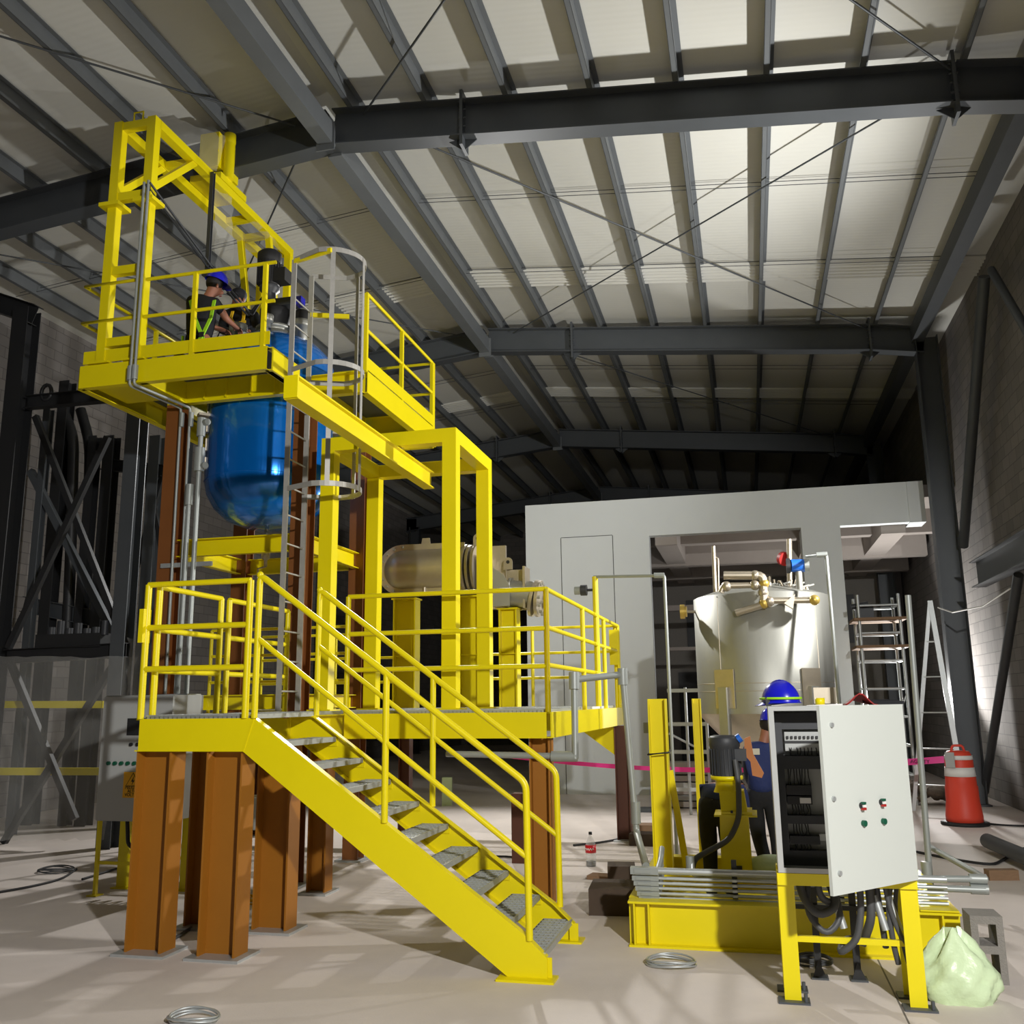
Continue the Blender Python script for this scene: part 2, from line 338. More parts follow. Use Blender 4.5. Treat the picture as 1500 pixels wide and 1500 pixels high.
for i, (y, h) in enumerate(((20.9, .5), (22.6, .75), (25.2, .75))):
    ws(MB().box(-4.3, 4.1, y, y+.3, 5.75-h, 5.75), '%s concrete beam across the opening of the white block' % ORD[i], CONC, 'cross_beam')
for i, x in enumerate((-1.75, 1.3, 2.75)):
    ws(MB().box(x, x+.45, WY+.25, 26.5, 5.05, 5.75), '%s concrete beam running back inside the white block' % ORD[i], CONC, 'long_beam')
ws(MB().box(3.25, 3.55, WY-.05, WY+.5, 5.2, 6.02), 'white beam end sticking out beside the steel column', WALLW, 'beam_end')
ws(MB().box(-4.3, 4.15, 26.9, 27.1, 0, 5.75), 'grey back wall inside the white block', BLOCK1)
for i, x in enumerate((-1.9, .9)):
    ws(MB().box(x, x+1.1, 26.84, 26.9, 0, 2.6).box(x+.3, x+2, 26.84, 26.9, 3.3, 4.6), '%s dark doorway in the back wall of the white block' % ORD[i], BLK, 'door_%d' % (i+1))
ws(MB().box(-1.8, 1.2, 22.8, 22.95, 3.95, 4.08).box(-1.8, 1.2, 22.8, 22.95, 3.0, 3.08), 'thin concrete ledges inside the left opening', CONC, 'ledge')
# ================================================================== STAIR WITH LANDING
ZL = 1.75
def rail_run(pts, zs, r=.021, m=Y_, parent=None, posts=True, name='guardrail'):
    """one guardrail: posts at pts, horizontal tubes at heights zs above the deck"""
    g = MB()
    for dz in zs: g.tube([Vector(p)+Vector((0, 0, dz)) for p in pts], r, 10)
    o = g.build(name, m, parent)
    if posts:
        for p in pts: MB().tube([p, Vector(p)+Vector((0, 0, zs[0]))], r*1.15, 10).build('post', m, o)
    return o
st = thing('steel_staircase', 'yellow steel staircase of nine grating treads with landing on orange columns', 'staircase', (-3.1, 7.2, 0))
xk, xt, xb = -3.72, -3.78, -1.44
for y, nm in ((6.66, 'stringer'), (7.74, 'stringer')):
    sg = -1 if y < 7 else 1
    top = [(-4.71, ZL), (-3.71, ZL), (-1.6, .285), (-1.44, .14), (-1.44, 0.015), (-1.72, 0.015), (-3.79, 1.5), (-4.71, 1.5)] if y < 7 else [(-3.95, ZL), (-3.71, ZL), (-1.6, .285), (-1.44, .14), (-1.44, .015), (-1.72, .015), (-3.79, 1.5), (-3.95, 1.5)]
    mb = MB().prism(top, 'y', y-.006, y+.006)
    x0 = top[0][0]
    for a, b in (((x0, ZL-.006), (-3.71, ZL-.006)), ((-3.71, ZL-.006), (-1.6, .28)), ((-1.6, .28), (-1.447, .14)), ((-1.447, .14), (-1.447, .015)), ((-1.72, .022), (-3.79, 1.507)), ((-3.79, 1.507), (x0, 1.507))):
        mb.beam((a[0], y-sg*.03, a[1]), (b[0], y-sg*.03, b[1]), .07, .012)
    mb.beam((-3.71, y+sg*.007, ZL), (-3.79, y+sg*.007, 1.5), .006, .012)
    s_ = mb.build('stringer', Y_, st)
    MB().box(-1.78, -1.38, y-.09, y+.09, 0, .015).build('base_plate', Y_, s_)
for k in range(9):
    t = (k+1)/10; z = 1.75*(1-t)-.01; x = -3.62+(k)*.2555
    tr = MB()
    n = 7
    for i in range(n): tr.box(x-.11+.22*i/(n-1)-.003, x-.11+.22*i/(n-1)+.003, 6.69, 7.71, z-.03, z)
    for j in range(26):
        yy = 6.70+j*.04
        tr.box(x-.11, x+.11, yy-.005, yy+.005, z-.012, z+(.004 if j % 2 else .0))
    tr.box(x+.105, x+.118, 6.69, 7.71, z-.035, z+.006); tr.box(x-.118, x-.107, 6.69, 7.71, z-.035, z)
    to = tr.build('tread', GALV, st)
    bk = MB()
    for yy in (6.672, 7.728): bk.box(x-.12, x+.12, yy-.006, yy+.006, z-.075, z-.005)
    bk.build('tread_bracket', Y_, to)
for y in (6.66, 7.74):
    h = MB()
    h.tube([(-3.71, y, ZL), (-3.71, y, 2.86), (-1.57, y, 1.29), (-1.56, y, .25)], .025, 14, bend=.06)
    h.tube([(-3.71, y, 2.36), (-1.57, y, .79)], .021, 12); h.tube([(-2.63, y, 1.0), (-2.63, y, 2.06)], .025, 12)
    h.ell((-3.71, y, 2.86), (.028, .028, .028), 10, 6)
    h.build('handrail', Y_, st)
lf = MB()   # landing frame and rear walkway beams
lf.chan((-4.71, 9.0, 1.625), (-4.71, 6.66, 1.625), .07, .25, 1); lf.chan((-3.95, 7.76, 1.625), (-3.95, 9.0, 1.625), .07, .25, 1); lf.beam((-4.7, 7.7, 1.63), (-3.95, 7.7, 1.63), .06, .2)
lf.build('landing_frame', Y_, st)
def grating(x0, x1, y0, y1, z, parent, along='x'):
    mb = MB(); s = .04
    n = int((x1-x0)/s)
    for i in range(n+1): mb.box(x0+i*s-.0025, x0+i*s+.0025, y0, y1, z-.03, z)
    for j in range(int((y1-y0)/.1)+1): mb.box(x0, x1, y0+j*.1-.003, y0+j*.1+.003, z-.012, z)
    for a, b in ((x0, x0+.006), (x1-.006, x1)): mb.box(a, b, y0, y1, z-.032, z+.002)
    mb.box(x0, x1, y0, y0+.006, z-.032, z+.002); mb.box(x0, x1, y1-.006, y1, z-.032, z+.002)
    return mb.build('grating', GALV, parent)
grating(-4.68, -3.72, 6.69, 7.72, 1.778, st); grating(-4.68, -3.97, 7.74, 8.98, 1.778, st)
def colm(x, y, h, w, d, m, parent, alongx=True):
    c = MB().ibeam((x, y, .02), (x, y, h), w, d, .016, .012, up=(1, 0, 0) if alongx else (0, 1, 0)).build('column', m, parent)
    MB().box(x-d*.72, x+d*.72, y-.17, y+.17, 0, .02).build('base_plate', GALV, c)
    return c
colm(-4.58, 6.78, 1.5, .2, .31, OR, st); colm(-3.96, 6.78, 1.5, .2, .31, OR, st); colm(-3.98, 7.62, 1.5, .2, .31, OR, st); colm(-4.62, 7.62, 1.5, .2, .31, OR, st)
# landing guardrails: front, left side, and the gate gap at the back
rail_run([(-4.71, 6.66, ZL), (-3.79, 6.66, ZL)], (1.07, .72, .39), .024, parent=st)
rail_run([(-4.66, 6.74, ZL), (-4.66, 7.68, ZL)], (1.06, .71, .38), .024, parent=st)
rail_run([(-4.66, 7.82, ZL), (-4.66, 8.98, ZL)], (1.06, .71, .38), .024, parent=st)
MB().box(-4.74, -4.70, 6.60, 6.70, 2.35, 2.62).build('rail_clamp', Y_, st)
# ================================================================== LOWER EQUIPMENT PLATFORM
mp = thing('equipment_platform', 'yellow platform with grating deck and three-bar guardrails beside the stair', 'platform', (-3.0, 11.3, 0))
f = MB(); YF, YR_ = 8.85, 13.7
f.chan((-3.92, YF, 1.63), (-1.87, YF, 1.63), .08, .24, -1); f.chan((-1.87, YF, 1.63), (-1.82, YR_, 1.63), .08, .24, -1); f.chan((-4.55, YR_, 1.63), (-1.82, YR_, 1.63), .08, .24, 1); f.chan((-4.55, 9.1, 1.63), (-4.55, YR_, 1.63), .08, .24, 1)
for y in (10.4, 11.8): f.ibeam((-4.5, y, 1.63), (-1.9, y, 1.63), .12, .2)
for y in (9.6, 10.9, 12.6): f.box(-1.866, -1.838, y, y+.03, 1.52, 1.74)
f.build('deck_frame', Y_, mp)
grating(-3.9, -1.9, 8.9, 13.65, 1.778, mp); grating(-4.52, -3.92, 9.1, 13.65, 1.778, mp)
rail_run([(-3.92, YF, ZL), (-1.86, YF, ZL)], (1.17, .79, .43), .024, parent=mp)
rail_run([(-1.86, YF, ZL), (-1.85, 10.85, ZL), (-1.84, 12.45, ZL), (-1.82, YR_, ZL)], (1.17, .8, .44), .024, parent=mp)
rail_run([(-1.86, YR_, ZL), (-3.1, YR_, ZL), (-4.5, YR_, ZL)], (1.17, .8, .44), .022, parent=mp)
MB().box(-1.92, -1.78, 13.5, 13.52, 2.35, 2.85).build('rail_plate', Y_, mp)
colm(-1.97, 9.02, 1.51, .18, .2, OR, mp); colm(-4.3, 9.15, 1.51, .18, .2, OR, mp)
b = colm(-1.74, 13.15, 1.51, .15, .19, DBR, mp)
MB().prism([(-1.84, 1.5), (-2.36, 1.5), (-1.84, 1.12)], 'y', 13.12, 13.18).build('gusset', Y_, mp)
# tall yellow post with lamp head on the right rail
tp = thing('rail_post', 'tall yellow post with small dark beacon above the right guardrail of the lower platform', 'post', (-1.85, 11.9, ZL))
MB().tube([(-1.85, 11.9, ZL+.03), (-1.85, 11.9, 3.42)], .038, 14).build('pole', Y_, tp)
bc_ = MB().cyl((-1.96, 11.9, 3.25), (-2.04, 11.9, 3.25), .07, n=14).tube([(-1.88, 11.9, 3.25), (-1.965, 11.9, 3.25)], .018, 8).build('beacon', DKG, tp); MB().cyl((-2.04, 11.9, 3.25), (-2.12, 11.9, 3.25), .055, n=14).build('lens', PVC, bc_)
# ================================================================== PORTAL FRAME + MONORAIL
pf = thing('portal_frame', 'yellow square-tube portal frame of four posts standing on the lower platform', 'frame', (-3.6, 9.7, 1.78))
px0, px1, py0, py1, pz = -4.29, -2.91, 9.12, 10.4, 4.69
for x in (px0, px1):
    for y in (py0, py1):
        p = MB().beam((x, y, 1.79), (x, y, pz), .15, .15).build('post', Y_, pf)
        MB().box(x-.13, x+.13, y-.13, y+.13, 1.779, 1.795).build('foot_plate', Y_, p)
for a, b in (((px0+.075, py0), (px1-.075, py0)), ((px0+.075, py1), (px1-.075, py1)), ((px0, py0+.075), (px0, py1-.075)), ((px1, py0+.075), (px1, py1-.075))):
    MB().beam((a[0], a[1], pz-.075), (b[0], b[1], pz-.075), .15, .15).build('top_beam', Y_, pf)
mo = thing('monorail_beam', 'yellow lifting beam hung under the portal frame and reaching over the landing', 'beam', (-3.54, 8.5, 4.33))
MB().ibeam((-3.54, 6.74, 4.43), (-3.54, 10.24, 4.43), .13, .2, .016, .05).build('beam', Y_, mo)
MB().box(-3.6, -3.475, 6.72, 6.74, 4.335, 4.53).build('end_plate', Y_, mo)
# ================================================================== VESSEL TOWER WITH UPPER PLATFORM
tw = thing('vessel_tower', 'tall brown-columned tower with yellow upper work platform and guardrails', 'tower', (-5.6, 10.25, 0))
TX0, TX1, TY0, TY1 = -6.42, -4.76, 9.44, 11.05
for x in (TX0, TX1):
    for y in (TY0, TY1):
        c = MB().ibeam((x, y, .02), (x, y, 5.35), .2, .2, .014, .01, up=(0, 1, 0)).build('column', BR, tw)
        MB().box(x-.17, x+.17, y-.17, y+.17, 0, .02).build('base_plate', GALV, c)
for z, hh in ((3.63, .2), (1.88, .16)):
    bb = []
    for a, b in (((TX0+.1, TY0), (TX1-.1, TY0)), ((TX0+.1, TY1), (TX1-.1, TY1)), ((TX0, TY0+.1), (TX0, TY1-.1)), ((TX1, TY0+.1), (TX1, TY1-.1))):
        if z < 3 and a[1] == TY0 and a[0] < TX1-.3 and b[0] > TX0+.3: pass
        MB().chan((a[0], a[1], z), (b[0], b[1], z), .08, hh, 1).build('cross_beam', Y_, tw)
UZ, UX0, UX1, UY0, UY1 = 5.35, -7.1, -4.78, 8.57, 12.0
uf = MB()
def ub(x0, y0, x1, y1, s=1): uf.chan((x0, y0, UZ+.13), (x1, y1, UZ+.13), .09, .26, s)
ub(UX0, UY0, UX1, UY0, -1); ub(UX0, UY0, UX0, UY1, 1); ub(UX0, UY1, -4.1, UY1, 1); ub(-4.1, 9.55, -4.1, UY1, -1); ub(-4.1, 9.55, -4.78, 9.55, -1); ub(-6.3, UY0, -6.3, 9.4, -1)
ub(UX1, UY0, UX1, 9.2, -1); ub(-6.48, 9.35, -6.48, 11.2, 1); ub(-4.82, 9.6, -4.82, 11.2, -1); ub(-6.5, 9.36, -4.85, 9.36, -1); ub(-7.1, 11.25, -4.1, 11.25, 1)
for x in (-6.0, -5.72, -5.4, -5.1): uf.box(x-.006, x+.006, 9.28, 9.36, UZ+.02, UZ+.24)
uf.prism([(UX1-.05, 8.62), (UX1+.02, 8.62), (UX1+.02, 9.3), (-4.65, 9.4), (-4.72, 9.45), (UX1-.05, 9.34)], 'z', UZ, UZ+.012)
uf.build('deck_frame', Y_, tw)
up = MB()
for b in ((UX0+.02, -6.34, UY0+.02, 9.32), (UX0+.02, -6.5, 9.32, 11.98), (-6.26, UX1-.02, UY0+.02, 9.3), (-4.8, -4.12, 9.6, 11.98), (-6.5, -4.8, 11.28, 11.98)): up.box(b[0], b[1], b[2], b[3], UZ+.255, UZ+.275)
up.build('deck_plate', STEEL, tw)
MB().box(UX0+.06, -6.38, 8.7, 9.3, UZ+.06, UZ+.07).build('soffit_plate', Y_, tw)
for (x0, y0, x1, y1) in ((UX0, UY0, UX1, UY0), (UX0, UY0, UX0, UY1), (UX0, UY1, -4.08, UY1), (-4.08, 9.56, -4.08, UY1)):
    MB().beam((x0, y0, UZ+.37), (x1, y1, UZ+.37), .01, .15).build('toe_board', Y_, tw)
ZU = UZ+.27
zs_u = (.97, .52)
def urail(pts):
    g = MB()
    for dz in zs_u: g.tube([Vector((x, y, ZU+dz)) for x, y in pts], .021, 8)
    o = g.build('guardrail', Y_, tw)
    for x, y in pts: MB().beam((x, y, ZU), (x, y, ZU+zs_u[0]), .045, .045).build('post', Y_, o)
g = MB()
for dz in zs_u: g.tube([(-6.35, 8.57, ZU+dz), (-4.74, 8.57, ZU+dz)], .021, 8)
o = g.build('guardrail', Y_, tw)
for x in (-5.72, -4.86): MB().beam((x, 8.57, ZU), (x, 8.57, ZU+.97), .045, .045).build('post', Y_, o)
g = MB()
for dz in zs_u: g.tube([(-6.4, 8.55, ZU+dz), (-7.14, 8.55, ZU+dz), (-7.14, 11.9, ZU+dz)], .021, 8)
o = g.build('guardrail', Y_, tw)
for y in (9.9, 11.9): MB().beam((-7.14, y, ZU), (-7.14, y, ZU+.97), .045, .045).build('post', Y_, o)
urail([(-7.1, UY1), (-6.0, UY1), (-4.95, UY1), (-4.1, UY1)]); urail([(-4.1, 9.58), (-4.1, 10.75), (-4.1, UY1-.05)])
# ================================================================== HOIST GANTRY ON THE UPPER PLATFORM
ga = thing('hoist_gantry', 'yellow hoist gantry of square tubes rising from the upper platform corner', 'gantry', (-6.65, 8.6, 5.6))
GX0, GX1, GY, GT = -6.87, -6.42, 8.6, 8.66
for x in (GX0, GX1):
    p = MB().beam((x, GY, 5.62), (x, GY, GT), .11, .11).build('upright', Y_, ga)
    MB().box(x-.13, x+.13, GY-.12, GY+.12, 7.545, 7.59).build('joint_flange', Y_, p); MB().box(x-.14, x+.14, GY-.1, GY+.1, 5.62, 5.64).build('foot_flange', Y_, p)
    MB().beam((x, GY+.05, GT-.055), (x, 12.02, GT-.055), .11, .11).build('top_rail', Y_, ga)
    MB().beam((x, GY+.03, 7.78), (x, 9.42, GT-.09), .08, .08).build('knee_brace', Y_, ga)
    MB().beam((x, 11.98, 5.65), (x, 11.98, GT-.02), .1, .1).build('rear_upright', Y_, ga)
    MB().beam((x, 11.35, GT-.1), (x, 11.9, 6.5), .08, .08).build('rear_brace', Y_, ga)
for z in (7.68, 6.75, 5.88, GT-.06): MB().beam((GX0, GY, z), (GX1, GY, z), .08, .1).build('cross_tie', Y_, ga)
for y in (9.45, 10.9, 11.4, 11.98): MB().beam((GX0, y, GT-.06), (GX1, y, GT-.06), .09, .09).build('cross_tie', Y_, ga)
MB().tube([(-6.7, 8.6, GT), (-6.7, 8.6, GT+.12), (-6.58, 8.6, GT+.12), (-6.58, 8.6, GT)], .012, 6).build('lifting_lug', Y_, ga)
ho = thing('hoist_trolley', 'yellow hoist trolley half wrapped in clear film on top of the gantry', 'hoist', (-6.6, 10.2, 8.66))
MB().box(-6.82, -6.36, 9.95, 10.6, GT+.01, GT+.1).build('trolley_frame', Y_, ho)
MB().cyl((-6.38, 10.15, GT+.1), (-6.38, 10.15, 9.42), .075, n=18).lathe([(0, 9.42-GT), (.08, 9.42-GT), (.08, 9.3-GT), (.075, 9.28-GT)], (-6.38, 10.15, GT)).build('gearmotor', Y_, ho)
MB().box(-6.72, -6.44, 9.98, 10.5, GT+.22, 9.38).build('control_box', Y_, ho)
MB().cyl((-6.8, 10.2, GT+.18), (-6.4, 10.2, GT+.18), .1, n=16).build('drum', BLK, ho)
random.seed(3)
def film(name, label, corners, nu, nv, amp, group=None):
    mb = MB(); a, b, c, d = [Vector(p) for p in corners]; vs = []
    nrm = (b-a).cross(d-a).normalized()
    for j in range(nv+1):
        for i in range(nu+1):
            u, v = i/nu, j/nv; p = (a*(1-u)+b*u)*(1-v)+(d*(1-u)+c*u)*v
            vs.append(p+nrm*random.uniform(-amp, amp)+Vector((0, 0, random.uniform(-amp, amp)*.4)))
    fs = [(j*(nu+1)+i, j*(nu+1)+i+1, (j+1)*(nu+1)+i+1, (j+1)*(nu+1)+i) for j in range(nv) for i in range(nu)]
    mb._add(vs, fs, True); o = mb.build(name, FILM); return tag(o, label, 'plastic film', group)
film('stretch_film', 'clear stretch film wrapped around the hoist trolley on the gantry', [(-6.9, 9.0, 8.72), (-6.4, 9.9, 8.72), (-6.4, 10.1, 9.36), (-6.9, 9.4, 9.36)], 8, 6, .03)
film('stretch_film', 'torn strip of clear film hanging down from the gantry rail', [(-6.5, 10.0, 8.6), (-6.36, 10.25, 8.6), (-6.3, 10.3, 7.3), (-6.42, 10.1, 7.3)], 3, 12, .05)
film('stretch_film', 'sheet of clear film sagging under the rear end of the gantry', [(-6.9, 10.9, 8.55), (-6.36, 10.9, 8.55), (-6.36, 11.7, 8.5), (-6.9, 11.7, 8.5)], 6, 6, .04)
hg = thing('cable_hanger', 'dark vertical hanger dropping from the gantry to carry two rods', 'hanger', (-6.3, 9.75, 7.2))
MB().chan((-6.33, 9.72, 8.6), (-6.33, 9.72, 7.2), .05, .05).build('strut', DKG, hg); MB().box(-6.4, -6.1, 9.7, 9.78, 7.17, 7.22).build('foot', DKG, hg)
# ================================================================== LADDER WITH CAGE
la = thing('caged_ladder', 'worn grey ladder with hooped safety cage climbing to the upper platform', 'ladder', (-4.55, 8.9, 1.78))
LX, LY0, LY1 = -4.55, 8.63, 9.05
for y in (LY0, LY1): MB().beam((LX, y, 1.785), (LX, y, 6.62), .02, .055, up=(1, 0, 0)).build('rail', LAD, la)
for k in range(15): MB().tube([(LX, LY0, 1.98+.3*k), (LX, LY1, 1.98+.3*k)], .0095, 8).build('rung', LAD, la)
yc, rc = (LY0+LY1)/2, .36
def hoop(z): return [(LX, LY0, z)]+[(LX+.36+rc*sin(t), yc-rc*cos(t), z) for t in [pi*k/14 for k in range(15)]]+[(LX, LY1, z)]
for z in (4.05, 5.35, 6.62):
    mb = MB(); h = hoop(z)
    for i in range(len(h)-1): mb.beam(h[i], h[i+1], .008, .055)
    mb.build('cage_hoop', LAD, la)
for t in (25, 90, 155):
    x, y = LX+.36+(rc+.004)*sin(R(t)), yc-(rc+.004)*cos(R(t))
    MB().cbox((x, y, 5.33), (.05, .008, 2.62), R(90-90+t)).build('cage_bar', LAD, la)
for a, b in (((LX, LY0, 6.6), (LX+.5, LY0-.14, 6.6)), ((LX, LY1, 6.15), (LX+.4, LY1+.16, 6.15))): MB().beam(a, b, .03, .05).build('cage_brace', Y_, la)
# ================================================================== REAR LOWER WALKWAY (behind the tower)
rw = thing('rear_walkway', 'yellow walkway with guardrail behind the tower, left of the portal frame', 'walkway', (-5.9, 12.0, 0))
f = MB(); f.chan((-7.1, 11.5, 1.63), (-4.6, 11.5, 1.63), .08, .24, -1); f.chan((-7.1, 12.9, 1.63), (-4.6, 12.9, 1.63), .08, .24, 1); f.chan((-7.1, 11.5, 1.63), (-7.1, 12.9, 1.63), .08, .24, 1); f.build('deck_frame', Y_, rw)
grating(-7.05, -4.62, 11.54, 12.86, 1.778, rw)
rail_run([(-7.1, 11.5, ZL), (-5.9, 11.5, ZL), (-4.95, 11.5, ZL)], (1.1, .75, .4), .02, parent=rw); rail_run([(-7.1, 12.9, ZL), (-5.9, 12.9, ZL), (-4.65, 12.9, ZL)], (1.1, .75, .4), .02, parent=rw)
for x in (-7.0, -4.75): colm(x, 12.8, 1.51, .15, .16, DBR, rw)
# ================================================================== BLUE VESSEL
VX, VY, VR = -5.64, 10.24, .765
ve = thing('reactor_vessel', 'large vessel wrapped in shiny blue film hanging inside the tower', 'vessel', (VX, VY, 3.95))
prof = [(.03, 3.96), (.3, 3.99), (.5, 4.07), (.64, 4.2), (.73, 4.36), (VR, 4.52), (VR, 5.95), (.755, 6.04), (.7, 6.17), (.58, 6.3), (.4, 6.4), (.2, 6.45), (0, 6.46)]
mb = MB(); n = 60; vs = []; fs = []; random.seed(5); pts = []
for i in range(len(prof)-1):
    m_ = 10 if i == 5 else 2
    for k in range(m_): t = k/m_; pts.append((prof[i][0]*(1-t)+prof[i+1][0]*t, prof[i][1]*(1-t)+prof[i+1][1]*t))
pts.append(prof[-1])
for r, z in pts:
    for k in range(n):
        a = 2*pi*k/n; rr = max(r, .001)+(.0025*sin(k*11)+random.uniform(-.0018, .0018) if r > .3 else 0); vs.append((VX+rr*cos(a), VY+rr*sin(a), z))
for i in range(len(pts)-1):
    for k in range(n): fs.append((i*n+k, i*n+(k+1) % n, (i+1)*n+(k+1) % n, (i+1)*n+k))
mb._add(vs, fs, True); mb.build('shell', BLUE, ve)
for z in (4.52, 5.9): MB().lathe([(VR+.002, z-.004), (VR+.006, z), (VR+.002, z+.004)], (VX, VY, 0), n=60).build('seam_band', BLUE, ve)
for k in range(4):   # square clips up the film seam
    z = 4.72+.235*k; a = R(218); c = Vector((VX+(VR+.006)*cos(a), VY+(VR+.006)*sin(a), z))
    MB().cbox(c, (.014, .09, .15), a).build('seam_patch', SSD, ve)
mb = MB().lathe([(.03, 3.97), (.03, 3.78), (.06, 3.78), (.06, 3.74), (.03, 3.74), (.05, 3.7), (.05, 3.6), (.02, 3.58), (.02, 3.5)], (VX, VY, 0), n=16); mb.tube([(VX, VY, 3.5), (VX-.1, VY, 3.48), (VX-.1, VY, 3.36)], .012, 8); mb.build('drain_valve', SSD, ve)
for a in (45, 135, 225, 315):
    c = Vector((VX+(VR+.05)*cos(R(a)), VY+(VR+.05)*sin(R(a)), 5.3)); MB().cbox(c, (.16, .12, .03), R(a)).build('support_lug', SSD, ve)
for dx, dy, r, h, cap in ((-.47, -.1, .09, 6.62, 0), (.36, .02, .1, 6.62, 1), (.12, -.42, .06, 6.55, 0), (-.2, .45, .08, 6.6, 1)):
    x, y = VX+dx, VY+dy
    z = MB().lathe([(r*.8, 6.2), (r*.8, h-.06), (r*1.25, h-.06), (r*1.25, h-.02), (r*1.25, h), (r*1.25, h+.03), (0, h+.03)], (x, y, 0), n=22).build('nozzle', SS, ve)
    if cap: MB().lathe([(r*1.15, h+.03), (r*1.15, h+.1), (r*.8, h+.17), (0, h+.2)], (x, y, 0), n=20).build('cap', RUB, z)
ag = thing('agitator_drive', 'tall black agitator motor with gearbox on top of the blue vessel', 'motor', (VX, VY, 6.45))
MB().lathe([(.24, 6.42), (.24, 6.5), (.2, 6.5), (.2, 6.54), (.24, 6.54), (.24, 6.58), (.0, 6.58)], (VX, VY, 0), n=28).build('mount_flange', SS, ag)
MB().lathe([(.16, 6.58), (.2, 6.74), (.2, 6.82), (.14, 6.86), (0, 6.86)], (VX, VY, 0), n=24).build('lantern', RUB, ag)
MB().lathe([(.1, 6.86), (.085, 6.98), (.085, 7.08), (.13, 7.12), (.13, 7.17)], (VX-.1, VY, 0), n=20).box(VX-.14, VX+.3, VY-.09, VY+.09, 6.86, 6.96).build('gearbox', DKG, ag)
mt = MB().lathe([(.1, 7.17), (.14, 7.2), (.14, 7.5), (.155, 7.52), (.155, 7.63), (.11, 7.67), (0, 7.68)], (VX-.12, VY, 0), n=26)
for k in range(22): a = 2*pi*k/22; mt.cbox((VX-.12+.145*cos(a), VY+.145*sin(a), 7.35), (.02, .008, .3), a)
mt = mt.build('motor', RUB, ag); MB().box(VX+.0, VX+.16, VY-.1, VY+.08, 7.2, 7.38).build('terminal_box', RUB, mt); MB().box(VX+.3, VX+.38, VY-.06, VY+.06, 6.86, 6.97).build('shaft_end', HATB, ag)
# ================================================================== CONDUITS ON THE TOWER
def conduit(pts, r, label, n=10, m=PVC, fit=(), name='conduit', group=None, bend=.06):
    t = thing(name, label, 'conduit', Vector(pts[-1]), group)
    MB().tube(pts, r, n, bend=bend).build('pipe', m, t)
    for p, q, rr in fit: MB().cyl(p, q, rr, n=12).build('fitting', m, t)
    return t
cx = [(-6.4, 8.47), (-6.33, 8.45)]
nm = ['left', 'right']
for i, (x, y) in enumerate(cx):
    yb = 9.28+.02*i; xb = -6.27+.11*i
    conduit([(x, y, 7.75), (x, y, 5.3), (xb-.02, yb, 5.28), (xb, yb, 1.98)], .016, 'thin grey conduit running down the gantry upright then the tower column, %s of a pair' % nm[i],
            fit=(((x, y, 5.36), (x, y, 5.52), .035), ((xb, yb, 5.05), (xb, yb, 5.22), .028)), bend=.04)
    conduit([(x+.02, y, 7.72), (-6.3+.05*i, 9.74, 7.24), (-6.25+.06*i, 10.6, 6.98), (-5.85, 10.3, 7.1)], .014, 'dark rod-like conduit from the gantry upright down to the agitator, %s of a pair' % nm[i], m=DKG, bend=.05)
conduit([(-6.02, 9.3, 4.98), (-6.02, 9.3, 4.45), (-6.02, 9.3, 1.98)], .028, 'thick grey conduit with a round junction body beside the tower column', fit=(((-6.02, 9.3, 4.5), (-6.02, 9.3, 4.78), .06), ((-6.02, 9.3, 4.92), (-6.02, 9.3, 5.14), .05), ((-5.98, 9.3, 5.08), (-5.92, 9.27, 5.08), .04), ((-5.98, 9.3, 4.56), (-5.92, 9.27, 4.56), .04)))
conduit([(-6.1, 9.26, 4.2), (-6.1, 9.26, 1.98)], .026, 'grey conduit starting lower down, third from the tower column', fit=(((-6.1, 9.26, 4.1), (-6.1, 9.26, 4.34), .045),))
cl = MB().beam((-6.45, 9.32, 3.42), (-5.8, 9.32, 3.42), .03, .05).build('conduit_clamp', GALV); tag(cl, 'galvanised strut clamping the tower conduits to the column', 'bracket')
# ================================================================== STAINLESS EXCHANGERS ON THE LOWER PLATFORM
ex = thing('exchanger_casing', 'round-ended stainless casing with bolted rim behind the portal frame', 'heat exchanger', (-4.0, 11.8, 3.25))
L, Rr, Ycx, Zc = -4.42, .28, 11.8, 3.6
xe = -3.55; mb = MB(); n = 28; vs = []; fs = []; ring = []
for k in range(7): t = k/7*pi/2; ring.append((L-Rr*.98*cos(t), Rr*sin(t)+.002))
ring += [(L+(xe-L)*k/6, Rr) for k in range(7)]
mb.lathe([(r, x-L) for x, r in ring], (L, Ycx, Zc), axis=(1, 0, 0), n=32); mb.build('casing', SSD, ex)
mb = MB(); fl = []
for k in range(17): t = pi/2+pi*k/16; fl.append((L+.35*cos(t), Zc+.34*sin(t)))
fl = fl+[(xe, Zc-.33), (xe, Zc+.33)]
mb.prism(fl, 'y', Ycx-.1, Ycx-.07); fo = mb.build('rim_flange', SSD, ex)
for k in range(9):
    t = pi/2+pi*k/8; p = Vector((L+.305*cos(t), Ycx-.1, Zc+.305*sin(t))); MB().cyl(p-Vector((0, .03, 0)), p, .02, n=6).build('bolt', SS, fo)
for x in (-4.1, -3.8): 
    MB().prism([(x-.08, Zc+.27), (x+.08, Zc+.27), (x+.05, Zc+.42), (x-.05, Zc+.42)], 'y', Ycx-.06, Ycx-.04).build('lug', SSD, ex)
    MB().cyl((x, Ycx-.1, Zc-.25), (x, Ycx-.1, Zc-.36), .03, n=8).build('drain', SSD, ex)
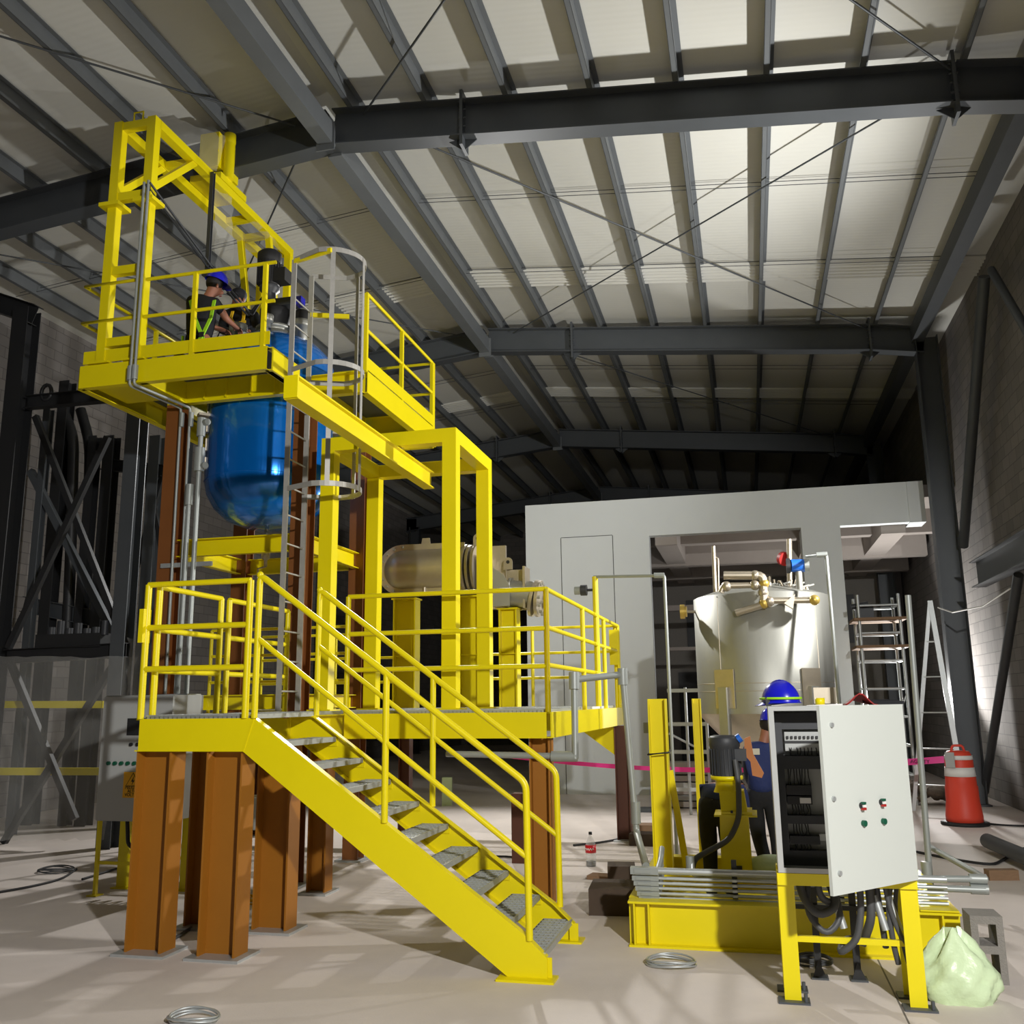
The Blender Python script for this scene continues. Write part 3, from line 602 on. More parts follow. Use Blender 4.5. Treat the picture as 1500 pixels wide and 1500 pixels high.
for i, x in enumerate((xe, xe+.06, xe+.13)):
    f_ = MB().cyl((x, Ycx, Zc-.02), (x+.035, Ycx, Zc-.02), .33-.01*i, n=36).build('end_flange', SSD, ex)
    if i == 0:
        for k in range(14): a = 2*pi*k/14; MB().cyl((x-.02, Ycx+.29*cos(a), Zc-.02+.29*sin(a)), (x, Ycx+.29*cos(a), Zc-.02+.29*sin(a)), .02, n=6).build('bolt', SS, f_)
MB().box(-3.33, -3.05, 11.95, 12.0, 3.05, 3.9).box(-3.33, -3.3, 11.6, 12.0, 3.05, 3.75).build('end_plate', SSD, ex)
def eye(x, y, z, parent):
    mb = MB(); o = [(x+.06*cos(R(a)), z+.06*sin(R(a))) for a in range(0, 181, 20)]+[(x-.06, z-.1), (x+.06, z-.1)]
    mb.prism(o, 'y', y-.008, y+.008); e = mb.build('lifting_eye', SSD, parent); MB().cyl((x, y-.012, z), (x, y+.012, z), .024, n=12).build('eye_hole', BLK, e)
eye(-3.38, 11.75, 3.98, ex)
e2 = thing('exchanger_outlet', 'smaller stainless outlet box with bolted disc flange, right of the portal frame', 'heat exchanger', (-2.8, 11.8, 3.05))
MB().box(-3.02, -2.72, 11.85, 11.88, 3.02, 3.55).box(-2.74, -2.71, 11.6, 11.9, 3.02, 3.56).build('box_plate', SSD, e2)
MB().prism([(-3.12, 3.55), (-2.98, 3.45), (-2.9, 3.3), (-2.9, 3.05), (-3.12, 3.05)], 'y', 11.55, 11.57).build('side_plate', SS, e2)
MB().cyl((-3.12, 11.75, 3.25), (-2.62, 11.75, 3.2), .17, n=28).lathe([(.17, .16), (.2, .16), (.2, .2), (.17, .2)], (-3.12, 11.75, 3.25), axis=(1, 0, -.1), n=28).build('pipe', SS, e2)
f_ = MB().cyl((-2.64, 11.75, 3.16), (-2.6, 11.75, 3.15), .24, n=36).cyl((-2.58, 11.75, 3.15), (-2.54, 11.75, 3.145), .235, n=36).build('disc_flange', SSD, e2)
for k in range(12): a = 2*pi*k/12; MB().cyl((-2.54, 11.75+.2*cos(a), 3.145+.2*sin(a)), (-2.505, 11.75+.2*cos(a), 3.145+.2*sin(a)), .02, n=6).build('bolt', SS, f_)
eye(-2.98, 11.8, 3.65, e2)
for x0, x1, zt, lb in ((-4.54, -4.23, 3.2, 'left'), (-3.64, -3.36, 3.2, 'middle'), (-3.09, -2.85, 3.02, 'right')):
    s_ = thing('support_leg', '%s of three yellow box legs carrying the stainless exchanger' % lb, 'support', ((x0+x1)/2, 11.8, 1.78), 'exchanger support legs')
    xm = (x0+x1)/2
    MB().beam((xm, 11.8, 1.785), (xm, 11.8, zt), x1-x0-.04, .02, up=(0, 1, 0)).build('web', Y_, s_)
    for x in (x0, x1-.02): MB().box(x, x+.02, 11.7, 11.9, 1.785, zt).build('side_flange', Y_, s_)
    MB().box(x0-.02, x1+.02, 11.68, 11.92, zt, zt+.02).build('cap_plate', Y_, s_)
    MB().box(x0+.02, x1-.02, 11.72, 11.79, 2.45, 2.46).build('stiffener', Y_, s_)
# ================================================================== STAINLESS TANK
TX, TY, TR = .215, 13.5, .915
ta = thing('storage_tank', 'big upright stainless steel tank standing before the white block', 'tank', (TX, TY, 0))
MB().lathe([(TR, 1.66), (TR, 3.22), (TR-.04, 3.24), (.5, 3.36), (0, 3.42)], (TX, TY, 0), n=64).build('shell', SS, ta)
MB().lathe([(TR, 1.68), (TR-.02, 1.62), (.4, 1.1), (.1, .95), (0, .95)], (TX, TY, 0), n=48).build('cone', SSD, ta)
for a in (232, 318): 
    m_ = MB()
    for i in range(1): m_.beam((TX+(TR+.002)*cos(R(a)), TY+(TR+.002)*sin(R(a)), 1.66), (TX+(TR+.002)*cos(R(a)), TY+(TR+.002)*sin(R(a)), 3.2), .008, .006)
    m_.build('weld_seam', SSD, ta)
for z in (1.95, 2.05): MB().lathe([(TR, z-.004), (TR+.003, z), (TR, z+.004)], (TX, TY, 0), n=64).build('weld_seam', SSD, ta)
for a in (235, 308, 55, 128):
    c = Vector((TX+(TR-.03)*cos(R(a)), TY+(TR-.03)*sin(R(a)), 0)); d = Vector((cos(R(a)), sin(R(a)), 0))
    lg = MB().beam(c+d*.06+Vector((0, 0, .02)), c+d*.06+Vector((0, 0, 2.0)), .13, .08, up=d).build('leg', SS, ta)
    MB().cbox(c+d*.035+Vector((0, 0, 1.98)), (.012, .3, .5), R(a)).build('pad', SSD, lg); MB().cbox(c+d*.06+Vector((0, 0, .01)), (.2, .2, .02), R(a)).build('foot', SSD, lg)
MB().box(TX+.55, TX+.85, TY-.8, TY-.72, 1.78, 1.98).build('nameplate_frame', SSD, ta)
tp_ = thing('tank_pipework', 'stainless pipes with ferrules crossing the top of the tank', 'pipework', (.1, 12.6, 3.3))
def pipe(pts, r, bend=.08, m=SSD, parent=tp_, name='pipe'): return MB().tube(pts, r, 14, bend=bend).build(name, m, parent)
P = lambda x, y, Y: tuple(ay(x, y, Y))
a = Vector(P(1118, 845, 12.5))
pipe([P(1060, 843, 12.5), P(1118, 843, 12.5), P(1119, 885, 12.5)], .055)
pipe([P(1056, 868, 12.5), P(1060, 858, 12.5), P(1116, 857, 12.5)], .04)
pipe([P(1119, 880, 12.5), P(1195, 879, 12.52)], .042); pipe([P(1117, 886, 12.5), P(1078, 898, 12.55)], .045)
for q in ((1106, 843), (1119, 855), (1118, 868), (1119, 884), (1106, 857), (1064, 859), (1193, 879), (1127, 881)):
    c = Vector(P(q[0], q[1], 12.5)); MB().ell(c, (.068, .068, .068), 14, 8).build('ferrule', GOLD if q[0] in (1119, 1193) else SSD, tp_)
MB().prism([(ay(1148, 885, 12.6).x, ay(1148, 885, 12.6).z), (ay(1164, 872, 12.6).x, ay(1164, 872, 12.6).z), (ay(1161, 893, 12.6).x, ay(1161, 893, 12.6).z)], 'y', 12.46, 12.6).build('bracket', SSD, tp_)
ga_ = thing('flange_gauge', 'round brass-coloured flange sticking out left of the tank top', 'flange', P(1000, 896, 13.2))
c = Vector(P(1003, 896, 13.2)); MB().cyl(c+Vector((-.06, 0, 0)), c+Vector((0, 0, 0)), .1, n=24).cyl(c, c+Vector((.03, 0, 0)), .075, n=24).build('disc', GOLD, ga_); MB().cyl(c, c+Vector((.2, .1, 0)), .02, n=10).build('stem', SSD, ga_)
lv = thing('level_transmitter', 'blue level transmitter head on a pipe above the tank', 'instrument', P(1172, 866, 12.9))
c = Vector(P(1172, 868, 12.9)); MB().cyl(c, c+Vector((0, 0, .28)), .045, n=14).build('stem', SS, lv); h = c+Vector((0, 0, .36))
MB().cyl(h-Vector((.1, .02, 0)), h+Vector((.08, .02, 0)), .085, n=20).build('housing', BLUEP, lv); MB().cyl(h-Vector((.1, .02, 0)), h-Vector((.15, .02, 0)), .1, n=20).build('cover', DKG, lv); MB().cyl(h+Vector((.08, 0, 0)), h+Vector((.14, 0, 0)), .08, n=20).build('end_cap', PVC, lv)
vc = thing('valve_cluster', 'cluster of small stainless valves and clamps on the tank lid', 'valves', P(1150, 866, 13.0))
random.seed(11)
for k in range(9):
    c = Vector(P(1128+k*7, 868-random.uniform(0, 6), 13.0+.05*(k % 3))); MB().cyl(c, c+Vector((random.uniform(-.06, .06), 0, random.uniform(.08, .2))), .022, n=8).build('spindle', SSD, vc); MB().beam(c+Vector((-.07, 0, .06)), c+Vector((.08, .03, .1)), .03, .02).build('lever', SS, vc)
tv = thing('tall_vent_pipe', 'thin steel pipe rising from the left side of the tank lid', 'pipe', P(1048, 870, 13.6))
MB().tube([P(1048, 872, 13.6), P(1045, 800, 13.6)], .03, 10).build('pipe', SSD, tv); MB().tube([P(1046, 815, 13.6), P(1052, 818, 13.6), P(1053, 868, 13.6)], .012, 8, bend=.02).build('side_line', SSD, tv)
tv2 = MB().tube([P(1157, 860, 13.8), P(1156, 790, 13.8)], .04, 10).build('vent_pipe', SSD); tag(tv2, 'steel pipe rising behind the blue transmitter on the tank', 'pipe')
rdv = MB().cyl(P(1146, 818, 13.9), P(1150, 819, 13.85), .1, n=20).build('red_disc', DRED); tag(rdv, 'red round valve handle above the tank', 'valve')
# ================================================================== SKID WITH PUMP
sk = thing('equipment_skid', 'low yellow steel skid frame on the floor behind the open cabinet', 'skid', (.2, 8.6, 0))
f = MB(); f.ibeam((-1.01, 7.73, .165), (1.37, 7.73, .165), .16, .33, .016, .012); f.build('front_beam', Y_, sk)
for x in (-.93, 1.27, -.95+1.2): MB().ibeam((x, 7.82, .165), (x, 9.9, .165), .18, .33, .016, .012).build('side_beam', Y_, sk)
MB().ibeam((-1.01, 9.9, .165), (1.37, 9.9, .165), .16, .33, .016, .012).build('rear_beam', Y_, sk)
for x in (-.97, -.86, 1.24): MB().box(x, x+.012, 7.655, 7.72, .018, .312).build('stiffener', Y_, sk)
MB().box(-.9, 1.24, 8.9, 9.05, .2, .31).build('cross_plate', Y_, sk)
MB().box(-.85, 1.2, 7.85, 9.8, .06, .075).build('drip_pan', Y_, sk)
MB().prism([(1.1, .335), (1.36, .335), (1.36, .345), (1.1, .345)], 'y', 7.66, 9.7).build('top_plate', Y_, sk)
for (x, y, h, w) in ((-.86, 9.15, 1.86, .17), (-.62, 11.5, 1.86, .1)):
    p = thing('yellow_upright', 'thick yellow steel upright rising from the skid corner' if w > .12 else 'thinner yellow upright standing further behind the skid', 'post', (x, y, .0))
    z0 = .34 if w > .12 else 0
    MB().ibeam((x, y, z0), (x, y, h), w, w, .012, .01, up=(1, 0, 0)).build('beam', Y_, p)
    if w > .12: MB().beam((x+.2, y+.05, .345), (x+.09, y+.02, 1.2), .06, .02).build('knee_plate', Y_, p); MB().tube([(x-.1, y-.095, 1.35), (x+.1, y-.095, 1.37), (x+.1, y+.1, 1.38), (x-.1, y+.1, 1.36)], .008, 6, closed=True).build('cable_tie', BLK, p)
pu = thing('pump_drive', 'yellow pump pedestal carrying an upright black motor on the skid', 'pump', (-.21, 8.75, .33))
MB().prism([(-.325, .34), (-.065, .34), (-.075, .86), (-.315, .86)], 'y', 8.6, 8.62).prism([(-.325, .34), (-.305, .34), (-.295, .86), (-.315, .86)], 'y', 8.62, 8.95).prism([(-.085, .34), (-.065, .34), (-.075, .86), (-.095, .86)], 'y', 8.62, 8.95).build('pedestal', Y_, pu)
MB().box(-.36, .0, 8.56, 8.98, .86, .875).box(-.3, -.04, 8.58, 8.95, .875, .9).build('top_plate', Y_, pu)
MB().hexa([(-.3, 8.6, .9), (-.08, 8.6, .9), (-.08, 8.86, .9), (-.3, 8.86, .9), (-.31, 8.62, 1.07), (-.1, 8.62, 1.07), (-.1, 8.84, 1.07), (-.31, 8.84, 1.07)]).build('gear_case', Y_, pu)
MB().lathe([(.12, 1.05), (.1, 1.1), (.1, 1.15), (.14, 1.16), (.14, 1.19), (0, 1.19)], (-.24, 8.74, 0), n=24).build('neck_flange', Y_, pu)
m_ = MB().lathe([(.125, 1.19), (.128, 1.43), (.135, 1.44), (.135, 1.51), (.12, 1.53), (0, 1.53)], (-.245, 8.74, 0), n=28)
for k in range(24): a = 2*pi*k/24; m_.cbox((-.245+.13*cos(a), 8.74+.13*sin(a), 1.31), (.014, .006, .22), a)
m_ = m_.build('motor', DKG, pu); MB().lathe([(.1, 1.531), (.1, 1.535), (.03, 1.535)], (-.245, 8.74, 0), n=24).build('fan_grille', BLK, m_); MB().box(-.16, -.06, 8.64, 8.74, 1.32, 1.42).build('terminal_box', DKG, m_); MB().cyl((-.13, 8.7, 1.5), (-.1, 8.7, 1.52), .04, n=10).build('blue_plug', BLUEP, m_)
MB().box(-.24, -.15, 8.59, 8.602, .35, .46).build('slot', BLK, pu)
MB().tube([(-.16, 8.62, 1.33), (-.14, 8.58, 1.15), (-.15, 8.55, .85), (-.24, 8.5, .68), (-.42, 8.4, .6), (-.53, 8.3, .55), (-.55, 8.26, .45)], .024, 10, bend=.08).build('motor_hose', HOSE, pu)
MB().cbox((-.21, 8.58, .9), (.02, .02, .02)).build('sight_plug', BLK, pu)
cl_ = MB(); cl_.ell((.1, 8.8, .43), (.22, .12, .1), 14, 8); tag(cl_.build('green_bundle', BAGM), 'pale green bundle lying on the skid right of the pump pedestal', 'bundle')
tg = MB(); pts_ = [(-.07, 1.5), (-.02, 1.52), (.0, 1.36), (.03, 1.3), (.08, 1.2), (.06, 1.16), (-.02, 1.18), (-.03, 1.3), (-.08, 1.36)]
tg.prism(pts_, 'y', 8.88, 8.96); tag(tg.build('leather_glove', TAN), 'tan leather work glove hanging behind the black pump motor', 'glove')
# ================================================================== CONDUIT BUNDLE ON THE SKID
YC = 7.82
zs = [.53, .475, .438, .4, .362, .326]
for i, z in enumerate(zs):
    r = .026 if i == 0 else .013
    t = thing('skid_conduit', ('thick top' if i == 0 else '%s thin' % ORD[i-1])+' grey conduit of the bundle along the front of the skid', 'conduit', (.2, YC, z), 'skid conduits')
    MB().tube([(-.8, YC, z), (1.32, YC, z)], r, 10).build('pipe', GALV, t)
    w_ = .06 if i == 0 else .04-.002*i
    b = MB(); zc = z; hh = .026 if i == 0 else .017
    o = [(-.86-.1*cos(R(a)) if a > 90 else 0, 0) for a in ()]
    x0, x1 = -1.0+.012*i, -.78
    b.hexa([(x0, YC-.03, z-hh), (x1, YC-.03, z-hh), (x1, YC+.04, z-hh), (x0, YC+.04, z-hh), (x0, YC-.03, z+hh), (x1, YC-.03, z+hh), (x1, YC+.04, z+hh), (x0, YC+.04, z+hh)])
    c = b.build('junction_body', PVC, t)
    MB().box(x0+.03, x1-.06, YC-.038, YC-.03, z-hh*.6, z+hh*.6).build('cover', PVC, c)
    MB().tube([(x1-.01, YC+.02, z), (x1+.0, YC+.2, z+.05), (x1+.0, YC+.35, z+.12)], r*.9, 8, bend=.05).build('branch', PVC, t)
t = thing('upper_skid_conduit', 'grey conduit with an upright elbow running above the bundle to the pump hose', 'conduit', (-.5, 8.2, .5))
MB().tube([(-.55, 8.25, .56), (-.55, 8.22, .44), (.6, 8.2, .43)], .024, 10, bend=.05).build('pipe', GALV, t); MB().tube([(-.56, 8.25, .44), (-.56, 8.25, .58)], .036, 12).build('elbow', PVC, t)
for i, x in enumerate((-.2, .58)):
    sp_ = thing('conduit_strut', 'dark slotted strut clamping the conduit bundle, the %s one' % ('left' if i == 0 else 'right'), 'strut', (x, 7.86, .33))
    MB().box(x-.02, x+.02, 7.848, 7.88, .335, .62).build('channel', DKG, sp_)
    for z in zs: MB().cbox((x, 7.81, z), (.035, .03, .018)).build('clamp', GALV, sp_)
# conduit riser arch beside the platform and right-hand risers
conduit([(-1.62, 8.9, 1.32), (-1.62, 8.95, 2.05), (-1.2, 9.3, 2.1), (-1.12, 9.3, .62), (-.92, 8.2, .5)], .032, 'grey conduit arch standing between the lower platform and the skid', fit=(((-1.62, 8.94, 1.96), (-1.62, 8.95, 2.12), .05), ((-1.2, 9.3, 2.0), (-1.2, 9.3, 2.16), .05), ((-1.12, 9.3, .7), (-1.12, 9.3, .9), .045)), bend=.05)
conduit([(-2.9, 8.95, 1.36), (-1.64, 8.92, 1.34)], .03, 'grey conduit under the front edge of the lower platform', fit=(((-1.85, 8.92, 1.34), (-1.6, 8.92, 1.34), .05),))
b_ = Vector(az(986, 1215)); 
conduit([tuple(ay(870, 845, 11.9)), tuple(ay(973, 843, 11.6)), tuple(ay(982, 1040, 11.6)), (ay(982, 1040, 11.6).x, 11.6, .02)], .02, 'thin grey conduit crossing from the tall yellow post and dropping behind the skid', fit=((tuple(ay(958, 843, 11.6)), tuple(ay(973, 843, 11.6)), .035),), bend=.03)
sb = thing('junction_box', 'small grey box with a blue gland fixed to the conduit riser', 'box', tuple(ay(948, 1064, 9.3))); c = ay(950, 1066, 9.3)
MB().cbox(c, (.09, .08, .1)).build('body', PVC, sb); MB().cbox(c+Vector((.1, 0, .01)), (.09, .07, .08)).build('gland', BLUEP, sb); MB().tube([c+Vector((.12, 0, -.05)), c+Vector((.14, 0, -.3)), c+Vector((.17, 0, -.8))], .012, 6).build('cable', RUB, sb)
t0 = az(1361, 1283, .3)
conduit([tuple(ay(1330, 872, t0.y)), (t0.x, t0.y, .0)], .028, 'tall pale conduit standing right of the open cabinet', fit=(((t0.x-.01, t0.y, .02), (t0.x-.015, t0.y, .42), .045),), m=PVC)
conduit([tuple(ay(1182, 815, 13.0)), tuple(ay(1210, 812, 12.6)), tuple(ay(1232, 1060, 12.3)), (ay(1232, 1060, 12.3).x, 12.3, .02)], .024, 'pale conduit running down the right side of the tank from the transmitter', fit=((tuple(ay(1196, 813, 12.6)), tuple(ay(1212, 812, 12.6)), .035),), m=PVC, bend=.03)
for i, z in enumerate((.52, .45)):
    conduit([(1.2, 7.9+.02*i, z), (1.62, 7.95, z), (1.5, 9.5, z)] if i == 0 else [(1.2, 7.92, z), (1.6, 7.92, z)], .024, '%s pale conduit stub at the right end of the skid' % ('upper' if i == 0 else 'lower'), fit=(((1.5, 7.95-.015*i, z), (1.62, 7.95-.015*i, z), .036),), bend=.04)
# ================================================================== OPEN CONTROL CABINET
cb = thing('control_cabinet', 'open white control cabinet with wiring inside, standing on yellow legs', 'cabinet', (.51, 6.65, 0))
CX0, CX1, CY0, CY1, CZ0, CZ1 = .11, .92, 6.5, 6.84, .765, 1.8
b = MB(); th = .012
b.box(CX0, CX0+th, CY0, CY1, CZ0, CZ1).box(CX1-th, CX1, CY0, CY1, CZ0, CZ1).box(CX0+th, CX1-th, CY0, CY1, CZ0, CZ0+th).box(CX0+th, CX1-th, CY0, CY1, CZ1-th, CZ1).box(CX0+th, CX1-th, CY1-th, CY1, CZ0+th, CZ1-th)
b.box(CX0, CX0+.035, CY0-.004, CY0+.008, CZ0, CZ1).box(CX1-.03, CX1, CY0-.004, CY0+.008, CZ0, CZ1).box(CX0+.035, CX1-.03, CY0-.004, CY0+.008, CZ0, CZ0+.03).box(CX0+.035, CX1-.03, CY0-.004, CY0+.008, CZ1-.03, CZ1)
b.build('body', GPANEL, cb)
MB().box(CX0+.03, CX1-.03, CY1-.04, CY1-.03, CZ0+.03, CZ1-.03).build('mounting_plate', GPANEL, cb)
def inz(y): return ay(1170, y, CY1-.1).z
yb = CY1-.04
for y0, y1 in ((1044, 1068), (1107, 1126), (1194, 1206), (1245, 1280)):
    MB().box(CX0+.04, CX1-.04, yb-.09, yb, inz(y1), inz(y0)).build('wiring_duct', DKG, cb)
MB().box(CX0+.03, CX0+.085, yb-.1, yb, CZ0+.05, CZ1-.05).build('wiring_duct', DKG, cb)
br_ = MB().box(CX0+.1, CX0+.36, yb-.07, yb, inz(1100), inz(1072)); br_ = br_.build('breaker_row', GPANEL, cb)
for k in range(9): MB().box(CX0+.112+.027*k, CX0+.126+.027*k, yb-.085, yb-.07, inz(1082), inz(1078)).build('breaker_toggle', BLK, br_)
MB().box(CX0+.1, CX0+.36, yb-.072, yb-.06, inz(1089), inz(1085)).build('busbar', BLK, br_)
random.seed(2)
def wires(x0, n, y0, y1, dx=.022, lbl='wire'):
    for k in range(n):
        x = x0+k*dx; MB().tube([(x, yb-.05, inz(y0)), (x+random.uniform(-.012, .012), yb-.085, (inz(y0)+inz(y1))/2), (x+random.uniform(-.012, .012), yb-.05, inz(y1))], .0035, 5).build(lbl, RUB, cb)
wires(CX0+.12, 9, 1090, 1110, .025); wires(CX0+.11, 8, 1126, 1150, .018); wires(CX0+.12, 7, 1178, 1196, .018); wires(CX0+.12, 6, 1206, 1225, .018); wires(CX0+.12, 6, 1234, 1247, .018)
MB().box(CX0+.09, CX0+.25, yb-.09, yb, inz(1164), inz(1150)).build('contactor_row', BLK, cb); MB().box(CX0+.09, CX0+.25, yb-.08, yb, inz(1178), inz(1166)).build('relay_row', BLK, cb); MB().box(CX0+.17, CX0+.24, yb-.092, yb-.08, inz(1176), inz(1168)).build('relay_label', WHITE, cb)
MB().box(CX0+.09, CX0+.28, yb-.08, yb, inz(1236), inz(1224)).build('terminal_row', BLK, cb)
tf = MB().box(CX0+.4, CX0+.55, yb-.12, yb, inz(1152), inz(1138)).build('transformer', GALV, cb); MB().box(CX0+.41, CX0+.54, yb-.125, yb-.02, inz(1149), inz(1141)).build('copper_coil', RUST, tf)
MB().tube([(CX0+.46, yb-.08, inz(1152)), (CX0+.48, yb-.05, inz(1180)), (CX0+.5, yb-.06, inz(1196))], .007, 6).build('wire', RUB, cb)
MB().box(CX0+.34, CX0+.5, yb-.06, yb, inz(1094), inz(1082)).build('blue_relay', HATB, cb); MB().box(CX0+.28, CX1-.05, yb-.02, yb, inz(1232), inz(1222)).build('din_rail', GALV, cb)
# the door
H0, H1 = Vector((.92, 6.494, 0)), Vector((.375, 5.89, 0)); dd = (H1-H0); dl = dd.length; dd.normalize(); dn = Vector((-dd.y, dd.x, 0)); dn = dn if dn.y < 0 else -dn
dm = MB(); 
def dq(u, w, z): return H0+dd*u+dn*w+Vector((0, 0, z))
dm.hexa([dq(0, 0, .75), dq(dl, 0, .75), dq(dl, .022, .75), dq(0, .022, .75), dq(0, 0, 1.805), dq(dl, 0, 1.805), dq(dl, .022, 1.805), dq(0, .022, 1.805)])
door = dm.build('door', WPAINT, cb)
def dpt(px, py):
    r = ray(px, py); o = H0+dn*.022; t = (o-CAM).dot(dn)/r.dot(dn); return CAM+r*t
for px, py in ((1217, 1062), (1220, 1170), (1229, 1279)):
    p = dpt(px, py); MB().cyl(p, p+dn*.014, .014, n=12).build('lock', GALV, door)
for px, py, two in ((1261, 1180, 1), (1290, 1175, 1), (1264, 1206, 0), (1293, 1203, 0)):
    p = dpt(px, py)
    bz = MB().cyl(p, p+dn*.02, .018, n=14).build('push_button', BLK if two else GREENB, door)
    if two:
        u = Vector((0, 0, 1)); q = p+dn*.02
        for dz, m_ in ((.015, GREENB), (-.001, WHITE), (-.017, REDB)): MB().beam(q+u*(dz-.007), q+u*(dz+.007), .024, .02, up=dn).build('button_cap', m_, bz)
# stand
for x, y in ((.15, 6.53), (.88, 6.53), (.15, 6.78), (.88, 6.78)):
    sx = 1 if x < .5 else -1
    l = MB().box(x-.05, x+.05, y-.006, y+.006, .012, .765).box(x-.05 if sx > 0 else x+.04, x-.04 if sx > 0 else x+.05, y, y+.09, .012, .765).build('leg', Y_, cb)
    MB().box(x-.09, x+.1, y-.06, y+.07, 0, .012).build('foot_plate', STEEL, l)
    MB().cyl((x+.075, y-.03, .012), (x+.075, y-.03, .06), .012, n=8).build('anchor_bolt', STEEL, l)
MB().box(CX0-.01, CX1+.01, 6.5, 6.52, .69, .762).build('top_rail', Y_, cb); MB().box(CX0, CX1, 6.8, 6.83, .69, .762).build('top_rail', Y_, cb)
MB().box(.19, .84, 6.6, 6.63, .335, .37).build('cross_bar', Y_, cb)
random.seed(9)
hs = [([(.24, 6.65, .76), (.24, 6.62, .62), (.33, 6.55, .5), (.46, 6.6, .55), (.42, 6.7, .7)], .026), ([(.3, 6.7, .76), (.27, 6.6, .5), (.38, 6.58, .38), (.48, 6.62, .48), (.44, 6.72, .74)], .02), ([(.34, 6.62, .76), (.36, 6.6, .6), (.44, 6.64, .56)], .022),
      ([(.6, 6.6, .76), (.6, 6.58, .55), (.56, 6.58, .36), (.44, 6.6, .27), (.5, 6.68, .36), (.62, 6.7, .32)], .022), ([(.66, 6.62, .76), (.66, 6.6, .5), (.62, 6.7, .36)], .028), ([(.74, 6.6, .76), (.78, 6.6, .5), (.86, 6.62, .3), (.9, 6.62, .2)], .016),
      ([(.8, 6.62, .76), (.76, 6.62, .55), (.78, 6.64, .32), (.8, 6.66, .22)], .018), ([(.84, 6.64, .76), (.8, 6.66, .52), (.86, 6.68, .22)], .014), ([(.7, 6.66, .76), (.72, 6.66, .5), (.74, 6.72, .3)], .02)]
for p, r in hs: MB().tube(p, r, 10, bend=.12).build('cable_hose', HOSE, cb)
for x in (.44, .69, .77): MB().cyl((x, 6.66, .62), (x+.05, 6.63, .42), .024, n=10).build('hose_coupling', GALV, cb)
for x, lb in ((.34, 'left'), (.59, 'right')):
    s_ = thing('black_strut', '%s black strut bolted to the floor behind the cabinet legs' % lb, 'strut', (x, 7.1, 0), 'black floor struts')
    MB().box(x-.022, x+.022, 7.08, 7.12, .01, .58).build('upright', BLK, s_); MB().box(x-.05, x+.06, 7.04, 7.16, 0, .012).build('foot', STEEL, s_); MB().prism([(x-.04, .012), (x+.05, .012), (x, .12)], 'y', 7.06, 7.065).build('gusset', BLK, s_)
hb = MB().box(.12, .93, 7.06, 7.078, .44, .47).build('strut_bar', BLK); tag(hb, 'black horizontal bar tying the two black struts behind the cabinet', 'bar')
# things on the cabinet
def hat(name, label, c, tilt=(0, 0), rz=0, parent=None, band=LIME, s=1.0):
    c = Vector(c); Mx = Matrix.Translation(c) @ Matrix.Rotation(rz, 4, 'Z') @ Matrix.Rotation(tilt[0], 4, 'X') @ Matrix.Rotation(tilt[1], 4, 'Y')
    def tr(mb): mb.v = [tuple(Mx @ (Vector(v)*s)) for v in mb.v]; return mb
    t = parent if parent else thing(name, label, 'hard hat', c)
    sh = MB(); n = 28; vs = []; fs = []
    for j in range(9):
        a = j/8*pi/2
        for i in range(n):
            th = 2*pi*i/n; vs.append((.108*cos(a)*cos(th), .132*cos(a)*sin(th), .145*sin(a)+(.006 if abs(cos(th)) < .18 else 0)))
    for j in range(8):
        for i in range(n): fs.append((j*n+i, j*n+(i+1) % n, (j+1)*n+(i+1) % n, (j+1)*n+i))
    sh._add(vs, fs, True)
    br = []
    for i in range(n):   # brim, longer at the front (+y)
        th = 2*pi*i/n; e = .012+.05*max(0, sin(th))**2; br.append(((.108+e*.6)*cos(th), (.132+e)*sin(th), -.006-.02*max(0, sin(th))))
    o = len(sh.v); sh.v += [(.106*cos(2*pi*i/n), .13*sin(2*pi*i/n), .004) for i in range(n)]+br
    for i in range(n): sh.sm.add(len(sh.f)); sh.f.append((o+i, o+(i+1) % n, o+n+(i+1) % n, o+n+i)); 
    part = tr(sh).build('hard_hat' if parent else 'shell', HATB, t)
    if band: tr(MB().tube([(.113*cos(2*pi*i/24), .137*sin(2*pi*i/24), .026) for i in range(24)], .009, 6, closed=True)).build('elastic_band', band, part if parent else t)
    return t
hh = hat('hard_hat', 'blue hard hat with a lime elastic band resting on top of the open cabinet', (.2, 6.66, 1.825), rz=R(60)); 
MB().box(.1, .135, 6.58, 6.6, 1.8, 1.86).build('strap_clip', BLK, hh)
pp = MB(); pp.hexa([(.36, 6.56, 1.801), (.58, 6.54, 1.801), (.6, 6.7, 1.801), (.38, 6.72, 1.801), (.36, 6.56, 1.804), (.58, 6.54, 1.812), (.6, 6.7, 1.806), (.38, 6.72, 1.804)]); tag(pp.build('paper_sheet', WHITE), 'white paper sheet lying on top of the open cabinet', 'paper')
yc_ = MB().lathe([(0, 1.805), (.03, 1.805), (.032, 1.85), (.024, 1.85), (.024, 1.835), (0, 1.835)], (.45, 6.64, 0), n=16).build('yellow_cap', Y_); tag(yc_, 'small round yellow cap on the paper on top of the cabinet', 'tape')  # small yellow cap with a hollow top, not a roll of tape
rg = MB(); random.seed(4)
vs = []; n = 10
for j in range(6):
    for i in range(n): u, v = i/(n-1), j/5; vs.append((.6+.2*u, 6.55+.2*v, 1.802+.075*max(0, sin(pi*u*1.1))*(1-.5*v)*(.4+.6*sin(3*u+v)**2)+.004))
rg._add(vs, [(j*n+i, j*n+i+1, (j+1)*n+i+1, (j+1)*n+i) for j in range(5) for i in range(n-1)], True)
o = rg.build('rag', DRED); tag(o, 'crumpled dark red rag on top of the cabinet', 'rag'); m_ = o.modifiers.new('s', 'SOLIDIFY'); m_.thickness = .008
